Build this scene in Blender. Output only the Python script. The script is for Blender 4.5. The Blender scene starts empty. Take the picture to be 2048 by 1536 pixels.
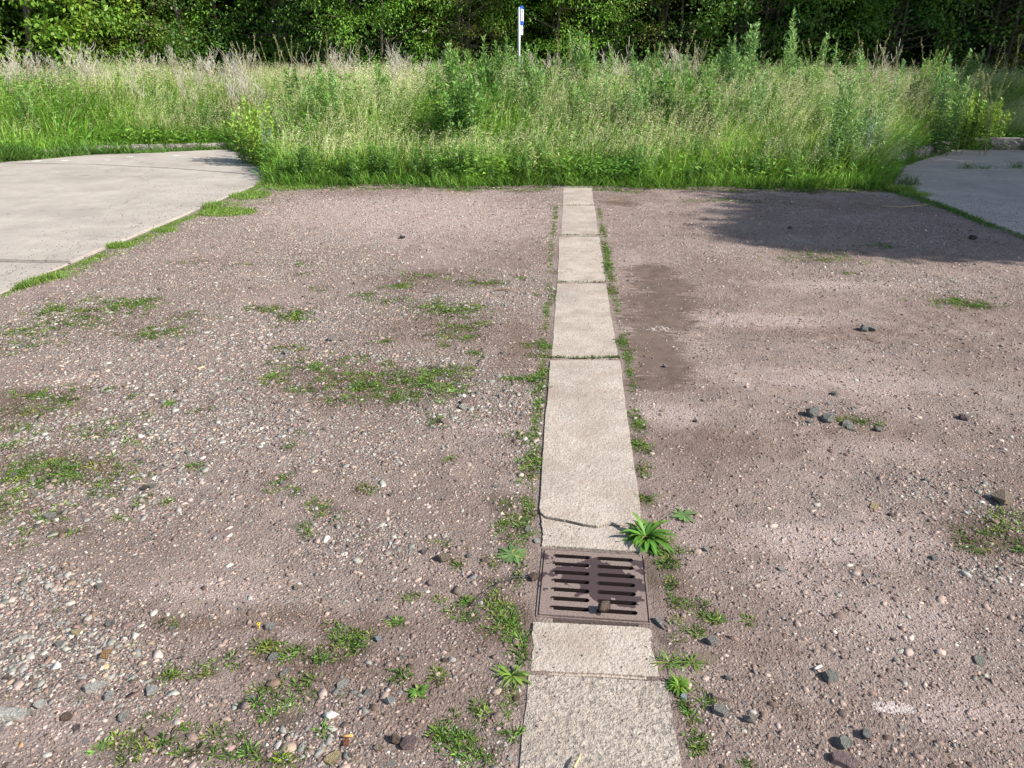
import bpy, bmesh, math, random
import numpy as np
from mathutils import Vector, Matrix
R = math.radians
random.seed(7)
rng = np.random.default_rng(11)
SC = bpy.context.scene
COL = SC.collection

# ------------------------------------------------------------------ camera
FPX = 1500.0; PITCH = math.atan(663 / FPX); YAW = 0.0732; CH = 1.6
cd = bpy.data.cameras.new('camera'); cam = bpy.data.objects.new('camera', cd); COL.objects.link(cam)
cd.sensor_width = 36; cd.lens = 36 * FPX / 2048; cd.clip_start = 0.05; cd.clip_end = 2000
cam.location = (0, 0, CH); cam.rotation_euler = (R(90) - PITCH, 0, YAW)
SC.camera = cam

# ------------------------------------------------------------------ sky, sun, exposure
SUN_EL = R(38); SUN_DIR2 = Vector((0.955, -0.297)).normalized()
SUNV = Vector((SUN_DIR2.x * math.cos(SUN_EL), SUN_DIR2.y * math.cos(SUN_EL), math.sin(SUN_EL)))
w = bpy.data.worlds.new('World'); SC.world = w; w.use_nodes = True
nt = w.node_tree; bg = nt.nodes['Background']
sky = nt.nodes.new('ShaderNodeTexSky'); sky.sky_type = 'NISHITA'; sky.sun_disc = False
sky.sun_elevation = SUN_EL; sky.sun_rotation = math.atan2(SUN_DIR2.x, SUN_DIR2.y)
nt.links.new(sky.outputs[0], bg.inputs[0]); bg.inputs[1].default_value = 0.115
sl = bpy.data.lights.new('sun', 'SUN'); sl.energy = 5.0; sl.angle = R(0.53); sl.color = (1.0, 0.955, 0.88)
so = bpy.data.objects.new('sun', sl); COL.objects.link(so)
so.rotation_euler = SUNV.to_track_quat('Z', 'Y').to_euler()
SC.view_settings.view_transform = 'Standard'; SC.view_settings.look = 'None'
SC.view_settings.gamma = 1; SC.view_settings.exposure = 0.72
SC.render.engine = 'CYCLES'

# ------------------------------------------------------------------ helpers
ca, sa = math.cos(YAW), math.sin(YAW); cp, sp = math.cos(PITCH), math.sin(PITCH)
def G(px, py, z=0.0):
    """photo pixel -> point on the level z"""
    u = (px - 1024) / FPX; v = (768 - py) / FPX
    dx = ca * u - sa * cp - sa * sp * v
    dy = sa * u + ca * cp + ca * sp * v
    dz = cp * v - sp
    t = (z - CH) / dz
    return (dx * t, dy * t)

def link(o, parent=None):
    COL.objects.link(o)
    if parent: o.parent = parent
    return o
def tag(o, label=None, cat=None, group=None, kind=None):
    if label: o['label'] = label
    if cat: o['category'] = cat
    if group: o['group'] = group
    if kind: o['kind'] = kind
    return o
def empty(name, loc, rz=0.0):
    o = bpy.data.objects.new(name, None); o.location = loc; o.rotation_euler = (0, 0, rz); o.empty_display_size = .1
    return link(o)
def npmesh(name, V, T, mat, col=None, attrs=None, smooth=False):
    V = np.asarray(V, np.float32).reshape(-1, 3); T = np.asarray(T, np.int32).reshape(-1, 3)
    me = bpy.data.meshes.new(name)
    me.vertices.add(len(V)); me.vertices.foreach_set('co', V.ravel())
    me.loops.add(T.size); me.loops.foreach_set('vertex_index', T.ravel())
    me.polygons.add(len(T)); me.polygons.foreach_set('loop_start', np.arange(0, T.size, 3, dtype=np.int32))
    if smooth: me.polygons.foreach_set('use_smooth', np.ones(len(T), bool))
    me.update(calc_edges=True)
    if col is not None:
        a = me.attributes.new('Col', 'FLOAT_COLOR', 'POINT')
        c = np.ones((len(V), 4), np.float32); c[:, :3] = col; a.data.foreach_set('color', c.ravel())
    for k, v in (attrs or {}).items():
        a = me.attributes.new(k, 'FLOAT', 'POINT'); a.data.foreach_set('value', np.asarray(v, np.float32).ravel())
    me.materials.append(mat)
    return me
def obj(name, me, parent=None):
    return link(bpy.data.objects.new(name, me), parent)
def bobj(name, bm, mat, parent=None, smooth=False):
    me = bpy.data.meshes.new(name); bm.normal_update(); bm.to_mesh(me); bm.free()
    if smooth:
        for p in me.polygons: p.use_smooth = True
    if mat: me.materials.append(mat)
    return obj(name, me, parent)
def copy_tree(o, parent=None):
    c = o.copy(); COL.objects.link(c); c.parent = parent
    for ch in list(o.children): copy_tree(ch, c)
    return c
def sstep(x, a=0.0, b=1.0):
    t = np.clip((np.asarray(x, float) - a) / (b - a), 0, 1); return t * t * (3 - 2 * t)
_lat = {}
def vnoise(x, y, s, seed=0):
    """smooth value noise in 0..1, feature size s metres"""
    if seed not in _lat: _lat[seed] = np.random.default_rng(1000 + seed).random((256, 256))
    L = _lat[seed]
    X = np.asarray(x, float) / s; Y = np.asarray(y, float) / s
    xi = np.floor(X).astype(int); yi = np.floor(Y).astype(int)
    fx = X - xi; fy = Y - yi; fx = fx * fx * (3 - 2 * fx); fy = fy * fy * (3 - 2 * fy)
    a = L[xi & 255, yi & 255]; b = L[(xi + 1) & 255, yi & 255]; c = L[xi & 255, (yi + 1) & 255]; d = L[(xi + 1) & 255, (yi + 1) & 255]
    return (a * (1 - fx) + b * fx) * (1 - fy) + (c * (1 - fx) + d * fx) * fy
def fbm(x, y, s, seed=0, o=3):
    r = 0; t = 0
    for i in range(o):
        r = r + vnoise(x, y, s / 2 ** i, seed + i) * .5 ** i; t += .5 ** i
    return r / t

# ------------------------------------------------------------------ materials
def newmat(name):
    m = bpy.data.materials.new(name); m.use_nodes = True
    t = m.node_tree; return m, t, t.nodes['Principled BSDF'], t.nodes, t.links
def N(t, typ, **kw):
    n = t.nodes.new(typ)
    for k, v in kw.items():
        if k in n.inputs.keys(): n.inputs[k].default_value = v
        else: setattr(n, k, v)
    return n
def mixc(t, fac, a, b, mode='MIX'):
    n = t.nodes.new('ShaderNodeMix'); n.data_type = 'RGBA'; n.blend_type = mode
    for s, v in ((n.inputs[0], fac), (n.inputs[6], a), (n.inputs[7], b)):
        if isinstance(v, bpy.types.NodeSocket): t.links.new(v, s)
        elif isinstance(v, (int, float)): s.default_value = v if s.type == 'VALUE' else (v, v, v, 1)
        else: s.default_value = (*v, 1)
    return n.outputs[2]
def ramp(t, src, stops, interp='LINEAR'):
    n = t.nodes.new('ShaderNodeValToRGB'); n.color_ramp.interpolation = interp
    e = n.color_ramp.elements
    while len(e) < len(stops): e.new(0.5)
    for i, (p, c) in enumerate(stops):
        e[i].position = p; e[i].color = (c, c, c, 1) if isinstance(c, (int, float)) else (*c, 1)
    t.links.new(src, n.inputs[0]); return n.outputs[0]
def math_(t, op, a, b=0.0):
    n = t.nodes.new('ShaderNodeMath'); n.operation = op
    for s, v in ((n.inputs[0], a), (n.inputs[1], b)):
        if isinstance(v, bpy.types.NodeSocket): t.links.new(v, s)
        else: s.default_value = v
    return n.outputs[0]
def noise(t, vec, scale, detail=4, rough=.6):
    n = N(t, 'ShaderNodeTexNoise', Scale=scale, Detail=detail, Roughness=rough); t.links.new(vec, n.inputs['Vector']); return n.outputs[0]
def voro(t, vec, scale, feature='F1'):
    n = t.nodes.new('ShaderNodeTexVoronoi'); n.feature = feature; n.inputs['Scale'].default_value = scale; t.links.new(vec, n.inputs['Vector']); return n
def bump(t, h, dist, strength=1.0, nrm=None):
    n = t.nodes.new('ShaderNodeBump'); n.inputs['Distance'].default_value = dist; n.inputs['Strength'].default_value = strength
    t.links.new(h, n.inputs['Height'])
    if nrm is not None: t.links.new(nrm, n.inputs['Normal'])
    return n.outputs[0]

def mat_ground():
    m, t, b, n, l = newmat('gravel_ground')
    co = n.new('ShaderNodeTexCoord').outputs['Object']
    def attr(k):
        a = n.new('ShaderNodeAttribute'); a.attribute_name = k; return a.outputs['Fac']
    soil, dust = attr('soil'), attr('dust')
    wet, stony, moss, pale = attr('wet'), attr('stony'), attr('moss'), attr('pale')
    big = noise(t, co, 1.3, 5, .6); mid = noise(t, co, 9, 5, .65); fine = noise(t, co, 160, 3, .7)
    dirt = ramp(t, big, [(.36, (.255, .178, .142)), (.5, (.375, .282, .235)), (.62, (.48, .378, .325))])
    dirt = mixc(t, ramp(t, mid, [(.35, 0), (.7, .55)]), dirt, (.22, .165, .15))
    dirt = mixc(t, ramp(t, fine, [(.3, .6), (.62, 0)]), dirt, (.13, .10, .095))
    v1 = voro(t, co, 95); v2 = voro(t, co, 210)
    pal = [(0.0, (.12, .085, .075)), (.14, (.26, .18, .15)), (.34, (.37, .275, .23)), (.52, (.31, .28, .25)), (.68, (.47, .37, .31)), (.82, (.48, .44, .385)), (.95, (.64, .58, .50))]
    def cells(v):
        s = n.new('ShaderNodeSeparateColor'); l.new(v.outputs['Color'], s.inputs[0])
        c = ramp(t, s.outputs[0], pal, 'CONSTANT')
        return mixc(t, ramp(t, v.outputs['Distance'], [(.35, 0), (.75, .75)]), c, (.13, .10, .09))
    grit = mixc(t, .5, cells(v1), cells(v2))
    gm = math_(t, 'ADD', math_(t, 'MULTIPLY', stony, .75), ramp(t, mid, [(.4, 0), (.65, .35)]))
    gm = math_(t, 'MINIMUM', gm, .95)
    c = mixc(t, gm, dirt, grit)
    sm = ramp(t, math_(t, 'ADD', soil, math_(t, 'MULTIPLY', math_(t, 'SUBTRACT', mid, .5), 1.6)), [(.22, 0), (.8, .78)])
    c = mixc(t, sm, c, mixc(t, ramp(t, fine, [(.35, 0), (.65, 1)]), (.11, .072, .050), (.25, .167, .122)))
    dm = ramp(t, math_(t, 'ADD', dust, math_(t, 'MULTIPLY', math_(t, 'SUBTRACT', mid, .5), 1.8)), [(.28, 0), (.85, .72)])
    c = mixc(t, dm, c, mixc(t, ramp(t, fine, [(.35, 0), (.6, 1)]), (.37, .28, .25), (.57, .455, .415)))
    c = mixc(t, math_(t, 'MULTIPLY', moss, .75), c, (.10, .075, .05))
    mpw = N(t, 'ShaderNodeMapping'); mpw.inputs['Scale'].default_value = (1, 3.2, 1); l.new(co, mpw.inputs[0])
    strk = noise(t, mpw.outputs[0], 9, 6, .72)
    wm = ramp(t, math_(t, 'ADD', wet, math_(t, 'MULTIPLY', math_(t, 'SUBTRACT', strk, .5), 2.0)), [(.38, 0), (.60, .96)])
    wetc = mixc(t, ramp(t, mid, [(.4, 0), (.6, 1)]), (.085, .06, .045), (.145, .105, .082))
    c = mixc(t, wm, c, mixc(t, .62, mixc(t, 1.0, c, (.42, .38, .36), 'MULTIPLY'), wetc))
    pm = ramp(t, math_(t, 'ADD', pale, math_(t, 'MULTIPLY', math_(t, 'SUBTRACT', noise(t, co, 45, 3, .7), .5), 1.3)), [(.5, 0), (.62, 1)])
    c = mixc(t, math_(t, 'MULTIPLY', pm, .85), c, (.60, .53, .49))
    l.new(c, b.inputs['Base Color'])
    b.inputs['Roughness'].default_value = .92; b.inputs['Specular IOR Level'].default_value = .25
    h = math_(t, 'ADD', math_(t, 'MULTIPLY', math_(t, 'SUBTRACT', 1.0, v1.outputs['Distance']), gm), math_(t, 'MULTIPLY', fine, .8))
    h = math_(t, 'ADD', h, math_(t, 'MULTIPLY', noise(t, co, 55, 4, .7), 1.1))
    st = math_(t, 'SUBTRACT', 1.0, math_(t, 'MULTIPLY', wm, .75))
    bn = n.new('ShaderNodeBump'); bn.inputs['Distance'].default_value = .016
    l.new(st, bn.inputs['Strength']); l.new(h, bn.inputs['Height']); l.new(bn.outputs[0], b.inputs['Normal'])
    return m
def mat_concrete(name, base, speck=.5, scale=150, dirt=(.30, .24, .20), bd=.003):
    m, t, b, n, l = newmat(name)
    co = n.new('ShaderNodeTexCoord').outputs['Object']
    big = noise(t, co, 1.6, 6, .65); f = noise(t, co, scale, 3, .75); v = voro(t, co, scale * 1.1)
    dk = tuple(x * .72 for x in base); lt = tuple(min(1, x * 1.12) for x in base)
    c = ramp(t, big, [(.32, dk), (.5, base), (.7, lt)])
    c = mixc(t, ramp(t, f, [(.36, speck), (.52, 0)]), c, tuple(x * .32 for x in base))
    c = mixc(t, ramp(t, f, [(.55, 0), (.72, speck * .8)]), c, tuple(min(.85, x * 1.6) for x in base))
    s = n.new('ShaderNodeSeparateColor'); l.new(v.outputs['Color'], s.inputs[0])
    c = mixc(t, ramp(t, s.outputs[0], [(.0, speck), (.12, 0)], 'CONSTANT'), c, (.16, .13, .12))
    c = mixc(t, ramp(t, noise(t, co, 4.5, 5, .7), [(.42, 0), (.68, .85)]), c, dirt)
    c = mixc(t, ramp(t, noise(t, co, .55, 6, .75), [(.40, .35), (.52, 0)]), c, tuple(x * .6 for x in base))
    if name == 'pavement_concrete':
        wv = N(t, 'ShaderNodeVectorMath', operation='ADD'); l.new(co, wv.inputs[0]); nn_ = N(t, 'ShaderNodeTexNoise', Scale=3, Detail=4); l.new(co, nn_.inputs['Vector']); sc_ = N(t, 'ShaderNodeVectorMath', operation='SCALE'); l.new(nn_.outputs['Color'], sc_.inputs[0]); sc_.inputs['Scale'].default_value = .5; l.new(sc_.outputs[0], wv.inputs[1])
        ve = voro(t, wv.outputs[0], .33, 'DISTANCE_TO_EDGE'); c = mixc(t, ramp(t, ve.outputs['Distance'], [(0, .6), (.004, 0)]), c, (.14, .115, .10))
    # brushed streaks
    mp = N(t, 'ShaderNodeMapping'); mp.inputs['Scale'].default_value = (1.2, 9, 1); l.new(co, mp.inputs[0])
    c = mixc(t, ramp(t, noise(t, mp.outputs[0], 2.2, 4, .6), [(.45, 0), (.75, .2)]), c, dk)
    l.new(c, b.inputs['Base Color']); b.inputs['Roughness'].default_value = .9; b.inputs['Specular IOR Level'].default_value = .25
    h = math_(t, 'ADD', f, math_(t, 'MULTIPLY', noise(t, co, scale * .4, 3, .7), 1.2))
    l.new(bump(t, h, bd), b.inputs['Normal'])
    return m
def mat_stone():
    m, t, b, n, l = newmat('field_stone')
    co = n.new('ShaderNodeTexCoord').outputs['Object']; oi = n.new('ShaderNodeObjectInfo')
    f = noise(t, co, 3.0, 6, .7)
    c = mixc(t, ramp(t, f, [(.3, .35), (.55, 0)]), oi.outputs['Color'], mixc(t, .7, oi.outputs['Color'], (.08, .06, .055)))
    c = mixc(t, ramp(t, f, [(.55, 0), (.8, .5)]), c, mixc(t, .6, oi.outputs['Color'], (.7, .66, .6)))
    l.new(c, b.inputs['Base Color']); b.inputs['Roughness'].default_value = .85; b.inputs['Specular IOR Level'].default_value = .3
    l.new(bump(t, noise(t, co, 7, 5, .75), .12), b.inputs['Normal'])
    return m
def mat_attr(name, rough=.85, spec=.3, transl=0.0, bmp=0.0, var=0.0):
    m, t, b, n, l = newmat(name)
    a = n.new('ShaderNodeAttribute'); a.attribute_name = 'Col'
    c = a.outputs['Color']
    if var:
        co = n.new('ShaderNodeTexCoord').outputs['Object']
        nz = noise(t, co, var, 4, .7)
        c = mixc(t, ramp(t, nz, [(.3, .5), (.6, 0)]), c, mixc(t, .6, c, (.06, .05, .045)))
        if bmp: l.new(bump(t, nz, bmp), b.inputs['Normal'])
    l.new(c, b.inputs['Base Color'])
    b.inputs['Roughness'].default_value = rough; b.inputs['Specular IOR Level'].default_value = spec
    if transl:
        tr = n.new('ShaderNodeBsdfTranslucent'); mx = n.new('ShaderNodeMixShader'); mx.inputs[0].default_value = transl
        g = n.new('ShaderNodeHueSaturation'); g.inputs['Value'].default_value = 1.25; g.inputs['Hue'].default_value = .485; l.new(c, g.inputs['Color'])
        l.new(g.outputs[0], tr.inputs[0]); l.new(b.outputs[0], mx.inputs[1]); l.new(tr.outputs[0], mx.inputs[2])
        l.new(mx.outputs[0], n['Material Output'].inputs[0])
    return m
def mat_plain(name, col, rough=.6, metal=0.0, var=0.0, scale=20, spec=.4):
    m, t, b, n, l = newmat(name)
    co = n.new('ShaderNodeTexCoord').outputs['Object']
    c = mixc(t, ramp(t, noise(t, co, scale, 4), [(.35, var), (.65, 0)]), col, tuple(x * .5 for x in col))
    l.new(c, b.inputs['Base Color']); b.inputs['Roughness'].default_value = rough; b.inputs['Metallic'].default_value = metal
    b.inputs['Specular IOR Level'].default_value = spec
    return m
def mat_iron():
    m, t, b, n, l = newmat('rusty_cast_iron')
    co = n.new('ShaderNodeTexCoord').outputs['Object']
    f = noise(t, co, 170, 3, .7); k = noise(t, co, 13, 3, .5)
    dusty = mixc(t, ramp(t, f, [(.38, .5), (.55, 0)]), (.22, .165, .14), (.07, .045, .04))
    dusty = mixc(t, ramp(t, f, [(.55, 0), (.7, .5)]), dusty, (.30, .235, .20))
    bare = mixc(t, ramp(t, f, [(.4, .5), (.6, 0)]), (.055, .032, .034), (.035, .02, .022))
    vl = N(t, 'ShaderNodeVectorMath', operation='MULTIPLY_ADD'); l.new(co, vl.inputs[0]); vl.inputs[1].default_value = (5.5, 8.0, 0); vl.inputs[2].default_value = (-.25, -.15, 0)
    ln = N(t, 'ShaderNodeVectorMath', operation='LENGTH'); l.new(vl.outputs[0], ln.inputs[0])
    k = math_(t, 'ADD', k, math_(t, 'MULTIPLY', math_(t, 'SUBTRACT', .88, ln.outputs['Value']), .22))
    c = mixc(t, ramp(t, k, [(.495, 0), (.51, 1)]), dusty, bare)
    l.new(c, b.inputs['Base Color']); b.inputs['Roughness'].default_value = .75; b.inputs['Metallic'].default_value = .0
    l.new(bump(t, f, .0015), b.inputs['Normal'])
    return m
def mat_bark():
    m, t, b, n, l = newmat('bark')
    co = n.new('ShaderNodeTexCoord').outputs['Object']
    mp = N(t, 'ShaderNodeMapping'); mp.inputs['Scale'].default_value = (6, 6, 1); l.new(co, mp.inputs[0])
    f = noise(t, mp.outputs[0], 4, 5, .7)
    l.new(ramp(t, f, [(.35, (.07, .055, .04)), (.65, (.20, .165, .13))]), b.inputs['Base Color']); b.inputs['Roughness'].default_value = .9
    l.new(bump(t, f, .03), b.inputs['Normal'])
    return m
M = dict(iron_side=mat_plain('dirty_shaded_iron', (.035, .024, .022), .9, 0, .3, 40, .1), ground=mat_ground(), stone=mat_stone(), iron=mat_iron(), bark=mat_bark(),
         slab=mat_concrete('pavement_concrete', (.425, .38, .33), .30, 120, (.36, .31, .27), .002),
         strip=mat_concrete('strip_concrete', (.47, .405, .34), .38, 120, (.31, .245, .195), .005),
         rough=mat_concrete('worn_concrete', (.43, .37, .31), .66, 80, (.30, .245, .20), .009),
         kerb=mat_concrete('kerb_concrete', (.38, .34, .31), .6, 60, (.22, .18, .15), .012),
         chip=mat_attr('gravel_chips', .9, .25, 0, .003, 60), leaf=mat_attr('leaves', .5, .35, .32),
         grass=mat_attr('grass_blades', .55, .3, .30), dry=mat_attr('dry_stems', .85, .2, .12),
         hole=mat_plain('shaft_wall', (.05, .042, .038), .95, 0, .5),
         post=mat_plain('galvanised_steel', (.50, .51, .52), .45, .3, .4, 8),
         blue=mat_plain('blue_enamel', (.02, .11, .50), .4), white=mat_plain('white_enamel', (.80, .81, .82), .4),
         black=mat_plain('black_print', (.02, .02, .022), .5), wire=mat_plain('black_plastic', (.03, .03, .035), .5),
         paint=mat_plain('white_paint', (.75, .74, .70), .8, 0, .4, 60), filt=mat_plain('orange_paper', (.62, .33, .10), .8, 0, .3, 200),
         paper=mat_plain('white_paper', (.78, .75, .70), .8, 0, .3, 200), leafy=mat_plain('straw', (.52, .40, .22), .8, 0, .3, 100))

# ------------------------------------------------------------------ layout curves (measured on the photograph)
STRIP = [  # four corners of each slab: far-left, far-right, near-right, near-left (photo pixels), height, material
    ((1126, 370), (1184, 370), (1190, 410.8), (1125, 410.8), .006, 'strip'),
    ((1125, 411.7), (1190.5, 411.6), (1198, 471.2), (1121, 471.8), .007, 'strip'),
    ((1117, 474), (1200, 473.2), (1213, 564.4), (1113, 564.8), .008, 'strip'),
    ((1112, 566.8), (1213.5, 566.6), (1238.5, 717.3), (1101, 717), .008, 'strip'),
    ((1100, 720.5), (1240, 720.5), (1283, 1044), (1079, 1034), .012, 'strip'),
    ((1083, 1036), (1281, 1046), (1290, 1102), (1083, 1091), .007, 'strip'),
    ((1064, 1240), (1303, 1254), (1322, 1357), (1056, 1344.5), .007, 'strip'),
    ((1053, 1346), (1338, 1360), (1420, 1830), (1005, 1830), .008, 'rough'),
]
def interp_line(pts): 
    xs = [p[0] for p in pts]; ys = [p[1] for p in pts]
    return lambda x: np.interp(x, xs, ys)
front_px = [(-900, 345), (-300, 335), (0, 325), (190, 307), (455, 300), (535, 325), (545, 364), (660, 369), (1125, 371), (1500, 375), (1772, 378), (1784, 336), (1900, 300), (2048, 301), (2600, 302)]
fw = sorted(G(*p) for p in front_px)
_fx = np.array([p[0] for p in fw]); _fy = np.array([p[1] for p in fw])
front = lambda x: np.interp(x, _fx, _fy) + (.24 * (vnoise(x, np.asarray(x) * 0, .33, 60) - .55) + .3 * (vnoise(x, np.asarray(x) * 0, 1.3, 61) - .55)) * (np.abs(np.asarray(x) - .3) > .35)
sxc = np.array([ (G(1155, 372)), (G(1157, 500)), (G(1170, 720)), (G(1182, 1040)), (G(1203, 1536)) ])
strip_x = lambda y: np.interp(y, sxc[::-1, 1], sxc[::-1, 0])
LE = [G(-300, 719), G(0, 590), G(250, 485), (G(530, 364))]
RE = [G(2400, 618), G(2048, 474), G(1900, 417), G(1787, 376)]
left_edge = lambda y: np.interp(y, [p[1] for p in LE], [p[0] for p in LE])
right_edge = lambda y: np.interp(y, [p[1] for p in RE], [p[0] for p in RE])

def pell(px, py, rx, ry):
    c = G(px, py); a = G(px + rx, py); b = G(px, py - ry); d = G(px, py + ry)
    return c[0], c[1], max(.01, math.hypot(a[0] - c[0], a[1] - c[1])), max(.01, (b[1] - d[1]) / 2)
def blobs(lst, x, y, soft=.6):
    r = np.zeros_like(x, float)
    for e in lst:
        cx, cy, rx, ry = pell(*e[:4]); k = e[4] if len(e) > 4 else 1.0
        q = np.sqrt(((x - cx) / rx) ** 2 + ((y - cy) / ry) ** 2)
        r = np.maximum(r, k * (1 - sstep(q, 1 - soft, 1 + soft)))
    return r
WET = [(1300, 545, 55, 16), (1325, 572, 68, 18), (1318, 605, 82, 24), (1315, 640, 76, 26), (1305, 690, 56, 40), (1325, 730, 62, 40), (1310, 770, 66, 16), (1240, 405, 40, 6, .8), (1520, 682, 80, 10, .4), (1380, 680, 60, 12, .45), (1350, 900, 60, 70, .36), (1350, 960, 50, 60, .3)]
STONY = [(120, 1330, 260, 130, 1), (60, 1180, 140, 60, .9), (330, 700, 330, 60, .8), (250, 860, 260, 60, .95), (600, 900, 260, 80, .8), (300, 1000, 250, 60, .8), (700, 1080, 200, 60, .7), (720, 1400, 100, 50, .8), (600, 690, 120, 30, .8), (1660, 840, 90, 30, .7), (1850, 570, 250, 25, .8), (1700, 540, 160, 15, .7), (1900, 1000, 160, 60, .75), (1980, 1130, 100, 40, .9), (1450, 1420, 90, 70, .6), (1780, 690, 130, 15, .5), (1500, 520, 120, 15, .5), (850, 440, 320, 60, .62), (1850, 470, 180, 30, .7), (1600, 1420, 300, 100, .35), (500, 1180, 200, 50, .5), (640, 1490, 140, 50, .8), (1750, 1180, 150, 50, .45)]
SOIL = [(880, 660, 150, 40, .8), (720, 770, 170, 45, .9), (60, 805, 110, 28, .9), (120, 925, 160, 34, .8), (60, 1030, 120, 40, .5), (420, 1240, 160, 30, .6), (640, 1240, 220, 40, .7), (640, 1330, 180, 60, .8), (880, 1400, 150, 70, .6), (1000, 1240, 70, 70, .8), (860, 560, 120, 25, .7), (250, 650, 160, 35, .5), (1030, 700, 50, 60, .6),
        (1680, 660, 220, 20, .6), (1450, 880, 130, 40, .6), (1600, 1190, 150, 35, .4), (1350, 1150, 60, 80, .7), (1700, 860, 140, 40, .6), (1980, 1080, 90, 50, .8), (1520, 1290, 120, 50, .5), (1900, 640, 150, 20, .5), (1240, 400, 50, 12, .7), (700, 385, 200, 6, .6), (1600, 1420, 200, 60, .4), (330, 610, 90, 25, .4)]
DUST = [(820, 430, 330, 50, .9), (1500, 640, 170, 18, .9), (1620, 760, 260, 30, .8), (1330, 830, 80, 26, .9), (1640, 1080, 220, 40, .9), (1380, 1080, 50, 90, .6), (1600, 1170, 90, 60, .7), (400, 1175, 180, 28, .7), (1010, 860, 80, 10, .8), (1800, 900, 140, 30, .6), (1270, 540, 30, 60, .6), (1650, 570, 200, 12, .7), (900, 490, 200, 12, .5), (1950, 1430, 140, 50, .8), (1800, 1220, 150, 60, .6), (150, 760, 130, 20, .5), (850, 690, 120, 10, .5), (300, 720, 200, 14, .4), (120, 1450, 200, 60, .5)]
PALE = [(1790, 1412, 45, 14, .95), (1320, 658, 40, 9, .5), (1300, 788, 55, 4, .45)]
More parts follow.
